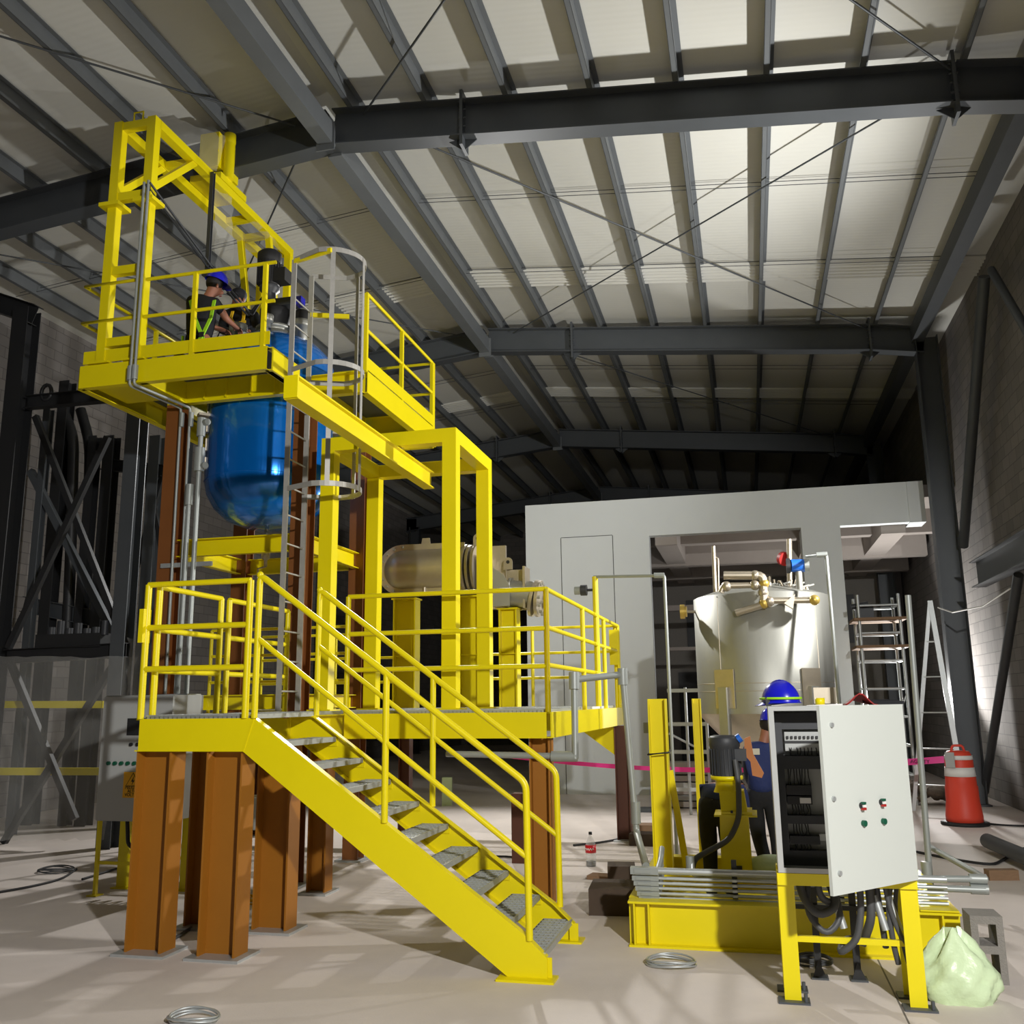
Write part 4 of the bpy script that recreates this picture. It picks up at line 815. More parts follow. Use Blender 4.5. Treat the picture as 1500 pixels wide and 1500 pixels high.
tb = MB(); tb.cbox((.86, 6.62, 1.815), (.2, .1, .02), .1).cbox((.8, 6.66, 1.828), (.16, .05, .016), -.15).tube([(.76, 6.58, 1.81), (.92, 6.6, 1.825), (.95, 6.6, 1.815)], .01, 6); tag(tb.build('tool_pouch', BLKC), 'flat black tool pouch on the right end of the cabinet top', 'pouch')
# ================================================================== LEFT PANEL
lp = thing('panel_cabinet', 'closed grey control panel with screen, green buttons and warning sign behind the orange columns', 'cabinet', (-6.08, 8.8, 0))
MB().box(-6.49, -5.68, 8.57, 9.1, .72, 1.96).build('body', GPANEL, lp)
dr = MB().box(-6.49, -5.68, 8.55, 8.566, .73, 1.95).build('door', GPANEL, lp)
MB().box(-6.19, -5.86, 8.542, 8.552, 1.56, 1.73).build('screen', BLK, dr)
for k in range(3): MB().cyl((-6.13+.075*k, 8.55, 1.47), (-6.13+.075*k, 8.53, 1.47), .018, n=12).build('selector', BLK, dr)
for k in range(7): MB().cyl((-6.375+.075*k, 8.55, 1.285), (-6.375+.075*k, 8.525, 1.285), .02, n=12).build('push_button', GREENB, dr)
sg = MB().box(-6.19, -5.97, 8.543, 8.551, .95, 1.2).build('warning_sign', SIGN, dr)
def txt(s, size, m, parent, p, rot, name='lettering', align='CENTER', ext=.0008):
    c = bpy.data.curves.new(name, 'FONT'); c.body = s; c.size = size; c.align_x = align; c.extrude = ext; c.materials.append(m)
    f = bpy.data.objects.new(name, c); me = bpy.data.meshes.new_from_object(f); me.name = name; bpy.data.objects.remove(f)
    o = bpy.data.objects.new(name, me); COL.objects.link(o); o.location = p; o.rotation_euler = rot; attach(o, parent); return o
for i, (s_, z) in enumerate((('PELIGRO', 1.035), ('ALTO', 1.0), ('VOLTAJE', .965))): txt(s_, .043, INK, sg, (-6.08, 8.541, z), (pi/2, 0, 0))
tri = [(-6.08+.09*cos(R(a)), 1.115+.085*sin(R(a))) for a in (90, 210, 330)]
MB().tube([(x, 8.541, z-.008) for x, z in tri], .004, 4, closed=True).build('triangle', INK, sg)
MB().prism([(-6.07, 1.16), (-6.1, 1.105), (-6.08, 1.108), (-6.09, 1.075), (-6.06, 1.12), (-6.08, 1.118)], 'y', 8.54, 8.543).build('bolt_symbol', INK, sg)
for x, y, w in ((-6.47, 8.6, .03), (-5.71, 8.6, .03), (-6.45, 9.0, .12), (-5.72, 9.0, .1)):
    l = MB().box(x-w/2, x+w/2, y-.02, y+.02, .012, .72).build('leg', Y_, lp); MB().box(x-w/2-.04, x+w/2+.04, y-.06, y+.06, 0, .012).build('foot_plate', Y_, l)
MB().box(-6.46, -5.72, 8.59, 8.61, .3, .33).build('cross_bar', Y_, lp); MB().box(-6.46, -5.72, 8.99, 9.01, .3, .33).build('cross_bar', Y_, lp)
for k in range(4): MB().tube([(-6.3+.13*k, 8.8, .72), (-6.27+.12*k, 8.8, .45), (-6.2+.12*k, 8.9, .4), (-6.15+.12*k, 8.95, .72)], .02, 8, bend=.1).build('cable_loop', RUB, lp)
tr_ = MB().box(-6.36, -5.9, 9.13, 9.4, 1.72, 1.975).build('cable_trough', GALV); tag(tr_, 'galvanised cable trough behind the left panel, below the tower conduits', 'trough')
sx = thing('isolator_box', 'small grey box with hinged door on a yellow post behind the orange columns', 'box', (-5.55, 9.9, 0)); 
MB().box(-5.95, -5.35, 9.75, 10.1, .5, .84).build('body', GPANEL, sx); MB().box(-5.7, -5.34, 9.735, 9.75, .51, .83).build('door', GPANEL, sx); MB().cyl((-5.58, 9.73, .68), (-5.58, 9.74, .68), .012, n=8).build('lock', BLK, sx)
MB().box(-5.75, -5.63, 9.9, 9.95, .0, .5).build('post', Y_, sx); MB().tube([(-5.85, 9.8, .5), (-5.85, 9.75, .3), (-5.7, 9.72, .2), (-5.5, 9.75, .3), (-5.5, 9.8, .5)], .02, 8, bend=.1).build('cable_loop', RUB, sx)
# ================================================================== BARRELS, TAPE
def barrel(c, label):
    t = thing('traffic_barrel', label, 'barrel', c, 'orange traffic barrels'); x, y, z = c; B = lambda pr, nm, m, p=t: MB().lathe(pr, (x, y, z), n=32).build(nm, m, p)
    B([(.0, .03), (.255, .03), (.255, .12), (.235, .3), (.23, .31), (.225, .55), (.215, .56), (.21, .68), (.2, .7), (.195, .92), (.185, .94), (.18, 1.0), (.15, 1.05), (.0, 1.06)], 'body', REDO)
    B([(.214, .69), (.216, .69), (.203, .82), (.2, .82)], 'reflective_band', WHITE); B([(.198, .93), (.2, .93), (.192, .99), (.188, .99)], 'reflective_band', WHITE)
    B([(0, 0), (.33, 0), (.33, .04), (.25, .05), (0, .05)], 'rubber_base', RUB)
    MB().tube([(x-.09, y, z+1.05), (x-.07, y, z+1.13), (x+.07, y, z+1.13), (x+.09, y, z+1.05)], .018, 8, bend=.05).build('handle', REDO, t); return t
bR = az(1414, 1208); bL = az(684, 1186); b3 = az(298, 1190)
br0 = barrel((bR.x, bR.y, 0), 'orange traffic barrel with grey tape patch near the right wall column')
dup(br0, (bL.x, bL.y, 0), 'orange traffic barrel seen through the stair rails'); dup(br0, (b3.x, b3.y, 0), 'orange traffic barrel in shadow between the two front orange columns')
gp = MB(); gp.cbox((bR.x-.15, bR.y-.17, .93), (.14, .012, .22), R(-40)); gp.build('duct_tape', GPANEL, br0)
tpm = MB(); P0, P1 = Vector((bL.x+.2, bL.y, .97)), Vector((bR.x-.21, bR.y-.05, .93)); n = 40
pts = [P0.lerp(P1, i/n)+Vector((0, 0, -.22*sin(pi*i/n))) for i in range(n+1)]
vs = []
for i, p in enumerate(pts): h = .03+.02*(i/n); tw_ = .4*sin(i*.7); vs += [p+Vector((0, -h*sin(tw_), -h*cos(tw_))), p+Vector((0, h*sin(tw_), h*cos(tw_)))]
tpm._add(vs, [(2*i, 2*i+2, 2*i+3, 2*i+1) for i in range(n)], True)
tpo = tag(tpm.build('barrier_tape', PINK), 'magenta barrier tape stretched between the two traffic barrels', 'tape')
txt('AGILITY', .075, INK, tpo, P0.lerp(P1, .955)+Vector((0, -.06, -.055)), (pi/2, 0, 0))
# ================================================================== LEFT RACKING
rk = thing('black_racking', 'tall black steel racking with cross braces along the left wall', 'rack', tuple(az(120, 1200)))
YK, YK2 = 11.4, 13.4
def pk(x, y, Y=YK): return ay(x, y, Y)
def post(x, yt, Y, w=.22, m=BLK):
    p = pk(x, yt, Y); p0 = Vector((p.x, Y, 0)); MB().ibeam(p0, p, w, w, .014, .012, up=(0, 1, 0)).build('post', m, rk)
post(40, 455, YK, .28); post(203, 600, YK, .22, STEEL); post(100, 560, YK2, .2); post(140, 640, YK2, .16); post(165, 640, YK2, .2); post(232, 640, YK2, .2, STEEL); post(-40, 500, YK, .3, STEEL); post(72, 600, YK+.9, .12, STEEL)
def bar(a, b, Y, w, h, m=BLK, Yb=None): MB().ibeam(pk(a[0], a[1], Y), pk(b[0], b[1], Yb or Y), w, h, .012, .01).build('beam', m, rk)
bar((-60, 425), (52, 462), YK, .2, .3); bar((40, 590), (203, 575), YK, .14, .2); bar((10, 962), (185, 952), YK, .16, .2); bar((35, 885), (135, 905), YK2, .14, .26, STEEL); bar((150, 680), (240, 690), YK2, .12, .2)
def brace(a, b, Y, r=.055, m=BLK): MB().beam(pk(a[0], a[1], Y), pk(b[0], b[1], Y), r*1.3, r*1.6).build('brace', m, rk)
brace((12, 950), (158, 640), YK-.1); brace((52, 610), (178, 930), YK+.1); brace((45, 690), (172, 940), YK+.9, .07, STEEL); brace((15, 970), (110, 1200), YK-.1); brace((178, 955), (5, 1235), YK+.1); brace((205, 660), (250, 850), YK2, .05); brace((240, 690), (180, 900), YK2, .05)
MB().tube([pk(92, 600, YK2), pk(108, 640, YK2), pk(104, 800, YK2), pk(98, 950, YK2)], .09, 10, bend=.4).build('duct_pipe', BLK, rk); MB().tube([pk(118, 600, YK2+.3), pk(132, 650, YK2+.3), pk(126, 900, YK2+.3)], .09, 10, bend=.4).build('duct_pipe', BLK, rk)
MB().tube([pk(68, 575)+Vector((.09*cos(R(a)), 0, .12*sin(R(a)))) for a in range(0, 360, 30)], .03, 8, closed=True).build('lifting_ring', BLK, rk)
sh_ = thing('shelf_machine', 'row of dark machine parts standing on the black racking shelf', 'machine', tuple(pk(110, 945)))
random.seed(8)
MB().box(pk(55, 940).x, pk(150, 940).x, YK-.05, YK+.35, pk(60, 950).z, pk(60, 930).z).build('bed', BLK, sh_)
for k in range(7): c = pk(75+13*k, 930); MB().cyl(c, c+Vector((0, 0, random.uniform(.08, .2))), .05, n=12).build('cylinder', DKG, sh_)
for i, (y, lb) in enumerate(((1032, 'upper'), (1130, 'lower'))):
    a_, b_ = pk(-60, y, YK+.3), pk(152, y, YK+.3); bm = MB().beam(a_, b_, .06, .1).build('rack_rail', Y_); tag(bm, '%s yellow rail behind the plastic film at the left edge' % lb, 'rail')
film('plastic_curtain', 'clear plastic film hanging over the lower part of the black racking', [pk(-40, 1230, 11.0), pk(150, 1230, 11.0), pk(200, 962, 11.1), pk(-40, 962, 11.1)], 18, 14, .05)
film('plastic_curtain', 'crumpled clear film by the left panel, right of the racking post', [pk(185, 1020, 11.0), pk(212, 1020, 11.0), pk(214, 935, 11.0), pk(188, 935, 11.0)], 5, 7, .05)
# ================================================================== SCAFFOLD AND CLUTTER BY THE WHITE BLOCK
sf = thing('scaffold_tower', 'pale scaffold tower with bright planks in the right opening of the white block', 'scaffold', (2.5, 18.6, 0))
xs = [ay(1258, 900, 18.2).x, ay(1318, 900, 18.2).x]
for y in (18.2, 18.95):
    for x in xs: MB().tube([(x, y, 0), (x, y, 3.7)], .028, 8).build('standard', GALV, sf)
for k in range(7):
    z = .5+.5*k
    for y in (18.2, 18.95): MB().tube([(xs[0], y, z), (xs[1], y, z)], .02, 6).build('ledger', GALV, sf)
    for x in xs: MB().tube([(x, 18.2, z), (x, 18.95, z)], .02, 6).build('transom', GALV, sf)
for z in (3.25, 2.75): MB().cbox((sum(xs)/2, 18.55, z), (.9, .9, .05)).build('plank', WOOD, sf)
MB().tube([(xs[0], 18.2, .5), (xs[1], 18.2, 1.9)], .016, 6).build('diagonal', GALV, sf)
tb2 = MB(); tb2.cbox((ay(1262, 845, 18.5).x, 18.5, 3.4), (.3, .2, .22)).cyl((xs[0]-.1, 18.4, 3.5), (xs[0]+.2, 18.4, 3.55), .05, n=10); tag(tb2.build('toolbox', DKG), 'dark tool box standing on the top plank of the scaffold tower', 'toolbox')
al = thing('step_ladder', 'grey A-frame ladder leaning beside the right wall column', 'ladder', (3.2, 17.2, 0))
a0, a1 = ay(1362, 880, 17.2), ay(1400, 1060, 17.0)
MB().beam(a0, Vector((ay(1408, 1100, 17.0).x, 17.0, 0)), .08, .04).build('stile', GALV, al); MB().beam(a0, Vector((ay(1330, 1100, 17.3).x, 17.3, 0)), .06, .04).build('stile', GALV, al)
for k in range(5): t_ = .2+.17*k; p = a0.lerp(Vector((ay(1408, 1100, 17).x, 17, 0)), t_); q = a0.lerp(Vector((ay(1330, 1100, 17.3).x, 17.3, 0)), t_); MB().beam(p, q, .04, .02).build('tread', GALV, al)
sc2 = thing('scaffold', 'thin scaffold frame behind the left side of the tank', 'scaffold', (-.9, 16.2, 0))
xa, xb = ay(1003, 1000, 16.2).x, ay(1032, 1000, 16.2).x
for x in (xa, xb): MB().tube([(x, 16.2, 0), (x, 16.2, 2.05)], .024, 8).build('standard', GALV, sc2)
for z in (.4, 1.0, 1.45, 2.0): MB().box(xa-.3, xb+.02, 16.18, 16.22, z-.03, z+.03).build('ladder_beam', GALV, sc2)
MB().tube([(xa-.3, 16.2, 1.3), (xb+.5, 16.3, .7)], .02, 6).build('diagonal', GALV, sc2)
random.seed(21)
for k in range(7):
    z0 = .02+.11*k; c = ay(1015, 1200-k*2, 17.2); tmb = MB().cbox((c.x+random.uniform(-.1, .1), 17.3+random.uniform(-.1, .1), z0+.05), (random.uniform(.7, 1.1), .5, .09), random.uniform(-.15, .15)).build('stacked_board', GPANEL if k % 2 else CONC)
    tag(tmb, '%s board from the floor in the grey stack under the left of the tank' % ORD[k], 'board', 'stacked boards behind the tank')
hp = MB(); c = az(1372, 1180); random.seed(14)
for k in range(14): hp.ell((c.x+random.uniform(-.35, .35), c.y+random.uniform(0, .5), .1+random.uniform(0, .22)), (random.uniform(.08, .2), random.uniform(.08, .16), random.uniform(.06, .12)), 9, 6)
tag(hp.build('wrapping_heap', mat('crumpled_wrap', (128, 116, 106), .6, noise=.4, nscale=14, bump=.8, bscale=22)), 'crumpled brownish wrapping heaped on the floor left of the right barrel', 'wrapping')
# timber and blocks beside the skid
def block(name, label, px, py, d, rz=0, m=DWOOD, z=0, cat='timber', grp=None):
    p = az(px, py); o = MB().cbox((p.x, p.y+d[1]/2, z+d[2]/2), d, rz).build(name, m); return tag(o, label, cat, grp)
block('wooden_crate', 'dark open wooden crate on the floor left of the skid', 895, 1342, (.42, .5, .22), R(4), DWOOD)
block('timber_block', 'short dark timber block with pale top, nearest the conduit boxes', 908, 1300, (.28, .3, .2), R(8), DWOOD, 0, 'timber', 'timber blocks by the skid')
block('timber_block', 'dark timber block beside the foot of the brown column', 945, 1240, (.4, .3, .15), R(-3), DWOOD, 0, 'timber', 'timber blocks by the skid')
block('timber_block', 'reddish timber offcut lying behind the block at the brown column', 940, 1222, (.4, .3, .12), R(2), WOOD, 0, 'timber', 'timber blocks by the skid')
block('timber_plank', 'pale flat timber board lying in front of the dark blocks', 885, 1290, (.35, .2, .04), R(-10), WOOD, 0, 'timber', 'timber blocks by the skid')
block('floor_grate', 'flat grey floor grate on the concrete behind the brown column', 935, 1190, (.7, .5, .04), 0, STEEL, 0, 'grate')
block('dark_post', 'short dark post on the floor behind the stair handrails', 762, 1265, (.2, .2, .78), 0, DBR, 0, 'post')
block('timber_offcut', 'short brown timber offcut under the steel pipe at the right edge', 1470, 1290, (.3, .12, .1), R(12), WOOD, 0, 'timber')
p = az(1448, 1248); q = az(1560, 1300); pi_ = MB().tube([p+Vector((0, 0, .13)), q+Vector((0, 0, .13))], .085, 20).build('steel_pipe', STEEL); tag(pi_, 'fat grey steel pipe lying on timber at the right edge', 'pipe')
block('concrete_kerb', 'pale concrete kerb block behind the third orange column', 385, 1215, (.9, .4, .28), 0, CONC, 0, 'block'); block('concrete_kerb', 'small pale concrete block left of the third orange column', 370, 1215, (.25, .3, .26), 0, WOOD, 0, 'block')
wrp = MB(); c = az(655, 1180); wrp.cbox((c.x, c.y, .25), (.18, .12, .5), .2); o = wrp.build('wrapped_bundle', BAGM); tag(o, 'narrow upright bundle in pale wrapping left of the barrel behind the stair', 'bundle')
# hollow block, bag
hbk = MB(); 
A0 = az(1425, 1400); bx, by, bw, bh, bd = 1.33, 7.16, .2, .42, .24
hbk.box(bx, bx+bw, by, by+bd, 0, .05).box(bx, bx+bw, by, by+bd, bh-.05, bh).box(bx, bx+bw, by, by+bd, bh/2-.025, bh/2+.025).box(bx, bx+.045, by, by+bd, .05, bh/2-.025).box(bx+bw-.045, bx+bw, by, by+bd, .05, bh/2-.025).box(bx, bx+.045, by, by+bd, bh/2+.025, bh-.05).box(bx+bw-.045, bx+bw, by, by+bd, bh/2+.025, bh-.05)
tag(hbk.build('hollow_block', BLOCK1), 'grey hollow concrete block standing on end by the skid corner', 'block')
bg = MB(); n, m2 = 40, 22; vs = []; fs = []; random.seed(6); bc = az(1413, 1476); bc.y += .17
for j in range(m2+1):
    t = j/m2
    r = .205+.035*sin(pi*t/.5) if t < .4 else .235*(1-((t-.4)/.6)**1.5*.78); z = .0+.38*t
    for i in range(n):
        a = 2*pi*i/n; w_ = 1+.06*sin(5*a+7*t)+.05*sin(9*a-14*t)+.03*sin(17*a+20*t)+random.uniform(-.02, .02)+.16*t*t*sin(6*a+1)
        vs.append((bc.x+r*w_*cos(a), bc.y+.75*r*w_*sin(a), z*(1+.12*sin(3*a)*t)))
for j in range(m2):
    for i in range(n): fs.append((j*n+i, j*n+(i+1) % n, (j+1)*n+(i+1) % n, (j+1)*n+i))
bg._add(vs, fs, True); bg._add(vs[-n:], [tuple(range(n))]); tag(bg.build('plastic_bag', BAGM), 'pale green plastic bag on the floor at the bottom right', 'bag')
# bottle
bt = thing('drink_bottle', 'clear drink bottle with red label and dark liquid on the floor', 'bottle', tuple(az(866, 1269)))
bc = az(866, 1269); B = lambda pr, nm, m: MB().lathe(pr, bc, n=24).build(nm, m, bt)
B([(.0, .0), (.055, .0), (.06, .03), (.06, .2), (.055, .25), (.03, .31), (.015, .335), (.015, .36)], 'body', PET); B([(0, .003), (.05, .003), (.055, .03), (.055, .055), (0, .055)], 'liquid', COLA); B([(.061, .15), (.0625, .15), (.0625, .235), (.061, .235)], 'label', REDL); B([(.018, .345), (.02, .345), (.02, .375), (0, .375)], 'cap', RUB)
MB().tube([bc+Vector((.064*sin(a_), -.064*cos(a_), .192+.012*sin(a_*14))) for a_ in [-.9+.1*k for k in range(17)]], .004, 5).build('label_script', WHITE, bt)
# cable coils and loose cables
def coil(px, py, r, label, sq=.75, n_=4, m=GALV, rr=.007):
    c = az(px, py); mb = MB(); random.seed(px)
    for k in range(n_):
        ph = random.uniform(0, 6); e = random.uniform(.93, 1.07)
        mb.tube([(c.x+r*e*cos(a), c.y+r*sq*e*sin(a), rr+.009*k+.008*sin(2*a+ph)+.008) for a in [2*pi*i/28 for i in range(28)]], rr, 6, closed=True)
    return tag(mb.build('cable_coil', m), label, 'cable', 'cable coils')
coil(983, 1414, .17, 'coil of pale cable on the floor in front of the skid'); coil(283, 1497, .15, 'coil of pale cable cut off by the bottom edge of the photo'); coil(1190, 1412, .13, 'coil of cable on the floor under the cabinet stand', m=HOSE); coil(82, 1277, .2, 'tangled thin cable on the floor left of the grey panel', m=HOSE)
cx_ = coil(372, 1322, .14, 'striped yellow and black webbing heap left of the third orange column', m=YWEB)
cx_['category'] = 'webbing'; del cx_['group']
def fcable(pts, r, label, m=RUB): mb = MB().tube([az(x, y)+Vector((0, 0, r+.002)) for x, y in pts], r, 6, bend=.3); return tag(mb.build('floor_cable', m), label, 'cable')
fcable([(-20, 1312), (40, 1302), (90, 1290), (112, 1275)], .012, 'thin cable running over the floor to the left edge'); fcable([(120, 1290), (210, 1262), (260, 1240)], .012, 'thin cable on the floor in front of the grey panel')
fcable([(840, 1240), (880, 1236), (912, 1230), (925, 1232)], .014, 'black cable on the floor by the brown column'); fcable([(1342, 1250), (1400, 1262), (1455, 1270), (1500, 1245)], .016, 'dark cable on the floor right of the open cabinet'); fcable([(1435, 1207), (1475, 1211), (1530, 1212)], .014, 'black cable on the floor beside the right barrel')
fcable([(236, 1388), (262, 1374), (280, 1362)], .014, 'grey cable loop on the floor between the two front orange columns', HOSE)
fcable([(680, 1260), (730, 1255), (800, 1262)], .012, 'thin cable on the floor behind the stair')
# ================================================================== PEOPLE
def skin(name, nodes, edges, m, parent, root=0, sub=2):
    me = bpy.data.meshes.new(name); me.from_pydata([tuple(n[0]) for n in nodes], edges, []); me.materials.append(m)
    o = bpy.data.objects.new(name, me); COL.objects.link(o); attach(o, parent)
    md = o.modifiers.new('skin', 'SKIN'); md.use_smooth_shade = True
    for i, n in enumerate(nodes):
        s = me.skin_vertices[0].data[i]; r = n[1]; s.radius = r if isinstance(r, tuple) else (r, r); s.use_root = (i == root)
    sb = o.modifiers.new('sub', 'SUBSURF'); sb.levels = sb.render_levels = sub
    return o
def person(label, J, top, legs, base, hair=True, sleeve='long', face=(0, 1)):
    """J: joint name -> world position"""
    t = thing('person', label, 'person', base); V = {k: Vector(v) for k, v in J.items()}
    names = ['pelvis', 'waist', 'chest', 'neck', 'jaw', 'skull']; rad = [.1, .09, .115, .05, .078, .082]
    nodes = [(V[k], r) for k, r in zip(names, rad)]; E_ = [(0, 1), (1, 2), (2, 3), (3, 4), (4, 5)]
    up = (V['skull']-V['neck']).normalized(); fd = Vector((face[0], face[1], 0)); fd = (fd-up*fd.dot(up)).normalized(); side = fd.cross(up)
    crown = V['skull']+up*.075; nodes.append((crown, .06)); E_.append((5, 6))
    nodes.append((V['jaw']+up*.045+fd*.1, .014)); E_.append((4, 7))
    for s in 'LR':
        i = len(nodes); nodes += [(V['sh'+s], .062), (V['el'+s], .043), (V['wr'+s], .03)]; E_ += [(2, i), (i, i+1), (i+1, i+2)]
        d = (V['wr'+s]-V['el'+s]).normalized(); w = d.cross(Vector((0, 0, 1))); w = w.normalized() if w.length > .1 else Vector((1, 0, 0)); h = w.cross(d)
        pm = V['wr'+s]+d*.055; j = len(nodes); nodes.append((pm, (.034, .018))); E_.append((i+2, j))
        for q, (off, ln) in enumerate(((-.028, .07), (-.009, .08), (.01, .075), (.028, .06))):
            k = len(nodes); a_ = pm+d*.035+w*off; nodes += [(a_, .0095), (a_+d*ln*.5-h*.012, .0085), (a_+d*ln*.8-h*.04, .0075)]; E_ += [(j, k), (k, k+1), (k+1, k+2)]
        k = len(nodes); nodes += [(pm-w*.045+d*.005, .011), (pm-w*.06+d*.04-h*.01, .009)]; E_ += [(j, k), (k, k+1)]
        i = len(nodes); nodes += [(V['hip'+s], .088), (V['kn'+s], .058), (V['an'+s], .042), (V['toe'+s], .034)]; E_ += [(0, i), (i, i+1), (i+1, i+2), (i+2, i+3)]
    body = skin('body', nodes, E_, SKIN, t)
    for sg in (-1, 1):
        MB().ell(V['jaw']+up*.065+fd*.078+side*.031*sg, (.012, .012, .009), 8, 6).build('eye', BLK, body); MB().ell(V['jaw']+up*.045+side*.083*sg, (.014, .018, .03), 8, 6).build('ear', SKIN, body)
    MB().ell(V['jaw']-up*.015+fd*.084, (.022, .01, .006), 8, 6).build('mouth', DRED, body)
    if hair:
        hb_ = MB(); c = V['skull']-fd*.012+up*.01; hb_.ell(c, (.098, .102, .098), 16, 10); hb_.build('hair', HAIR, t)
    # garments follow the same joints, a little thicker
    nn = [(V['pelvis']+(V['waist']-V['pelvis'])*.05, .165), (V['waist'], .152), (V['chest'], .172), (V['neck']-up*.0, .088)]; ee = [(0, 1), (1, 2), (2, 3)]
    for s in 'LR':
        i = len(nn); e = V['el'+s]; wv = V['wr'+s]
        if sleeve == 'long': nn += [(V['sh'+s], .09), (e, .066), (wv-(wv-e).normalized()*.03, .05)]; ee += [(2, i), (i, i+1), (i+1, i+2)]
        else: nn += [(V['sh'+s], .085), (V['sh'+s].lerp(e, .75), .068)]; ee += [(2, i), (i, i+1)]
    sh = skin('jacket' if sleeve == 'long' else 'shirt', nn, ee, top, t)
    nn = [(V['pelvis']+Vector((0, 0, .0)), .15), (V['waist'], .135)]; ee = [(0, 1)]
    for s in 'LR': i = len(nn); nn += [(V['hip'+s], .11), (V['kn'+s], .078), (V['an'+s]+Vector((0, 0, .02)), .066)]; ee += [(0, i), (i, i+1), (i+1, i+2)]
    skin('trousers', nn, ee, legs, t)
    for s in 'LR': skin('boot', [(V['an'+s]+Vector((0, 0, .05)), .062), (V['an'+s]-Vector((0, 0, .02)), .056), (V['toe'+s], .046)], [(0, 1), (1, 2)], RUB, t)
    return t, V, up, fd, sh
def strap(pts, m, parent, w=.04, name='harness_strap'):
    mb = MB(); 
    for a, b in zip(pts, pts[1:]): mb.beam(a, b, w, .012, up=Vector((0, -1, .2)))
    return mb.build(name, m, parent)
# --- worker 1: kneeling on the upper platform, back to us, blue hard hat, lime harness
Yp = 9.04
g = lambda x, y, Y=Yp: ay(x, y, Y)
dz = 5.635
pel = Vector((g(291, 500).x, Yp, dz+.36))
J = dict(pelvis=pel, waist=g(292, 485), chest=g(297, 452, Yp+.03), neck=g(306, 433, Yp+.06), jaw=g(314, 427, Yp+.1), skull=g(315, 417, Yp+.1),
         shL=g(281, 443, Yp-.02), elL=g(286, 470, Yp+.2), wrL=g(322, 482, Yp+.38), shR=g(318, 444, Yp+.1), elR=g(331, 467, Yp+.2), wrR=g(343, 477, Yp+.36),
         hipL=pel+Vector((-.09, 0, -.03)), knL=Vector((pel.x-.05, Yp+.17, dz+.07)), anL=Vector((pel.x-.12, Yp-.2, dz+.08)), toeL=Vector((pel.x-.13, Yp-.28, dz+.05)),
         hipR=pel+Vector((.09, 0, -.03)), knR=Vector((pel.x+.18, Yp+.17, dz+.07)), anR=Vector((pel.x+.12, Yp-.2, dz+.08)), toeR=Vector((pel.x+.13, Yp-.28, dz+.05)))
p1, V, up, fd, sh = person('worker in blue hard hat and lime safety harness kneeling on the upper platform', J, BLKC, BLKC, (pel.x, Yp, dz), sleeve='short', face=(.75, .65))
hat('hard_hat', '', V['skull']+up*.045, tilt=(R(-14), 0), rz=R(-48), parent=p1, band=None, s=.98)
bk = Vector((0, -.165, 0)); 
strap([g(279, 440, Yp-.13), g(284, 462, Yp-.2), g(296, 492, Yp-.2), g(302, 510, Yp-.17)], LIME, sh); strap([g(314, 440, Yp-.06), g(309, 465, Yp-.18), g(296, 492, Yp-.21), g(284, 508, Yp-.19)], LIME, sh)
strap([g(268, 492, Yp-.05), g(267, 510, Yp-.05)], LIME, sh, .03); MB().cbox(g(295, 490, Yp-.215), (.06, .015, .06)).build('back_ring', BLK, sh)
# --- worker 2: standing behind the vessel, dark cap, yellow harness
Yp = 10.8; dz = 5.635; px_ = g(352, 460, Yp).x-.02
J = dict(pelvis=(px_-.14, Yp+.12, dz+.86), waist=(px_-.1, Yp+.1, dz+1.0), chest=g(352, 468, Yp), neck=g(351, 452, Yp-.02), jaw=g(350, 445, Yp-.06), skull=g(350, 436, Yp-.06),
         shL=g(373, 464, Yp), elL=g(381, 486, Yp-.15), wrL=g(362, 486, Yp-.4), shR=g(331, 462, Yp), elR=g(325, 484, Yp-.15), wrR=g(342, 486, Yp-.42),
         hipL=(px_-.06, Yp+.12, dz+.82), knL=(px_-.06, Yp+.1, dz+.45), anL=(px_-.12, Yp+.14, dz+.08), toeL=(px_-.12, Yp+.03, dz+.05),
         hipR=(px_-.24, Yp+.12, dz+.82), knR=(px_-.27, Yp+.08, dz+.45), anR=(px_-.3, Yp+.14, dz+.08), toeR=(px_-.3, Yp+.03, dz+.05))
p2, V, up, fd, sh = person('worker in dark cap and yellow safety harness bending over the vessel top', J, BLKC, BLKC, (px_-.2, Yp+.12, dz), face=(-.1, -1))
cp = MB().ell(V['skull']+up*.035, (.112, .118, .095), 18, 10); cp.cbox(V['skull']+up*.03+fd*.13, (.14, .1, .015)); cp.build('cap', BLKC, p2)
strap([g(357, 452, Yp-.15), g(357, 465, Yp-.19), g(353, 480, Yp-.2)], YWEB, sh); strap([g(341, 456, Yp-.15), g(338, 466, Yp-.19), g(344, 480, Yp-.2)], YWEB, sh); strap([g(336, 470, Yp-.2), g(346, 474, Yp-.21), g(360, 471, Yp-.2)], YWEB, sh)
# --- worker 3: standing behind the open cabinet
Yp = 10.2; px_ = g(1116, 1150, Yp).x
J = dict(pelvis=(px_, Yp, .88), waist=(px_+.0, Yp, 1.02), chest=g(1117, 1112, Yp), neck=g(1119, 1085, Yp), jaw=g(1126, 1074, Yp+.03), skull=g(1127, 1062, Yp+.03),
         shL=g(1096, 1103, Yp-.03), elL=g(1101, 1145, Yp+.12), wrL=g(1118, 1160, Yp+.34), shR=g(1140, 1103, Yp+.03), elR=g(1150, 1145, Yp+.1), wrR=g(1146, 1165, Yp+.34),
         hipL=(px_-.09, Yp, .84), knL=(px_-.06, Yp+.08, .46), anL=(px_+.02, Yp-.02, .09), toeL=(px_+.04, Yp+.12, .05), hipR=(px_+.09, Yp, .84), knR=(px_+.12, Yp+.05, .46), anR=(px_+.12, Yp-.02, .09), toeR=(px_+.14, Yp+.12, .05))
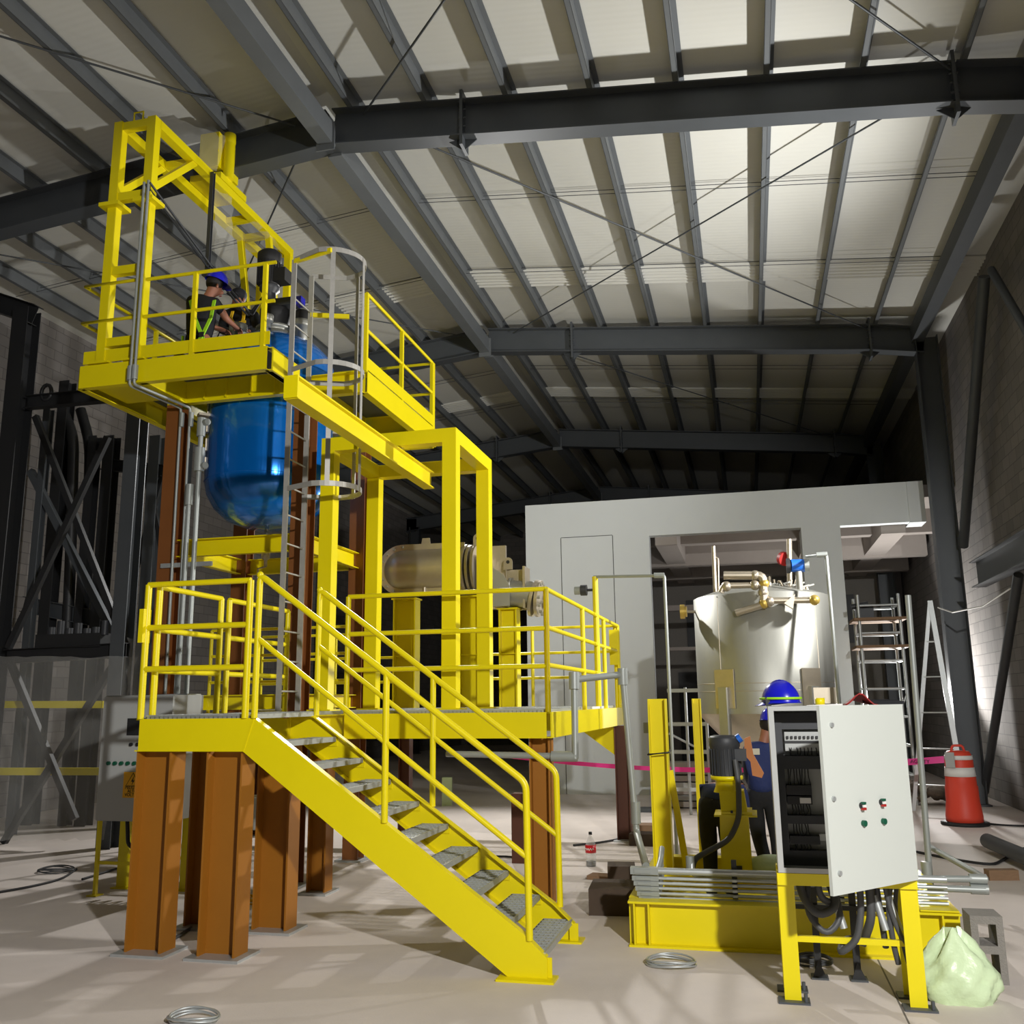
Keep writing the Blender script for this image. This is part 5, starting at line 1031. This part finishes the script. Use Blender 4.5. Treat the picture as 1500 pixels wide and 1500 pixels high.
p3, V, up, fd, sh = person('worker in blue jacket and hard hat standing half hidden behind the open cabinet', J, NAVY, BLKC, (px_, Yp, 0), face=(.5, .85))
hat('hard_hat', '', V['skull']+up*.045, tilt=(R(-8), 0), rz=R(-30), parent=p3, band=None, s=.98)
MB().cbox(g(1103, 1101, Yp-.12), (.13, .02, .06), R(10)).build('shoulder_tape', REFL, sh)
# --- worker 4: bent over behind the pump
Yp = 9.45; px_ = g(1046, 1220, Yp).x
J = dict(pelvis=(px_, Yp, .82), waist=(px_+.04, Yp+.1, .92), chest=(px_+.12, Yp+.3, .98), neck=(px_+.18, Yp+.45, .98), jaw=(px_+.21, Yp+.53, .95), skull=(px_+.22, Yp+.6, .97),
         shL=(px_-.06, Yp+.22, .98), elL=(px_-.05, Yp+.3, .72), wrL=(px_+.1, Yp+.5, .62), shR=(px_+.27, Yp+.3, .98), elR=(px_+.28, Yp+.4, .74), wrR=(px_+.2, Yp+.55, .62),
         hipL=(px_-.06, Yp, .8), knL=(px_-.05, Yp+.06, .44), anL=(px_-.05, Yp-.02, .09), toeL=(px_-.04, Yp+.12, .05), hipR=(px_+.11, Yp, .8), knR=(px_+.13, Yp+.06, .44), anR=(px_+.13, Yp-.02, .09), toeR=(px_+.14, Yp+.12, .05))
p4, V, up, fd, sh = person('worker in navy jacket bent over behind the yellow pump pedestal', J, NAVY, BLKC, (px_, Yp, 0), face=(.4, .9))
MB().cbox(g(1040, 1178, Yp-.02), (.07, .03, .09), R(-20)).build('sleeve_tape', REFL, sh)
# ================================================================== LIGHT
def spot(name, p, tgt, power, size=.25, ang=160, blend=.6, col=(1, .985, .955)):
    l = bpy.data.lights.new(name, 'SPOT'); l.energy = power; l.shadow_soft_size = size; l.spot_size = R(ang); l.spot_blend = blend; l.color = col
    o = bpy.data.objects.new(name, l); COL.objects.link(o); o.location = p
    o.rotation_euler = (Vector(tgt)-Vector(p)).to_track_quat('-Z', 'Y').to_euler(); return o
spot('flood_right_wall', (3.75, 11.6, 4.7), (-4.6, 11.6, 6.9), 2250, .1, 134, .75)
spot('flood_front_right', (2.9, -1.0, 4.7), (-2.4, 8.0, .3), 3250, .12, 88, .25)
spot('flood_back', (-4.9, 17.0, 7.4), (-3.2, 7.5, .5), 2100, .12, 112, .5)
spot('flood_white_block', (3.1, 20.4, 1.8), (2.9, 18.5, 4.2), 620, .12, 170, .3)
w = bpy.data.worlds.new('World'); sc.world = w; w.use_nodes = True
w.node_tree.nodes['Background'].inputs[0].default_value = (.5, .55, .62, 1); w.node_tree.nodes['Background'].inputs[1].default_value = .015
vs = sc.view_settings; vs.view_transform = 'Standard'; vs.look = 'None'; vs.gamma = 1; vs.exposure = 0; vs.use_curve_mapping = False
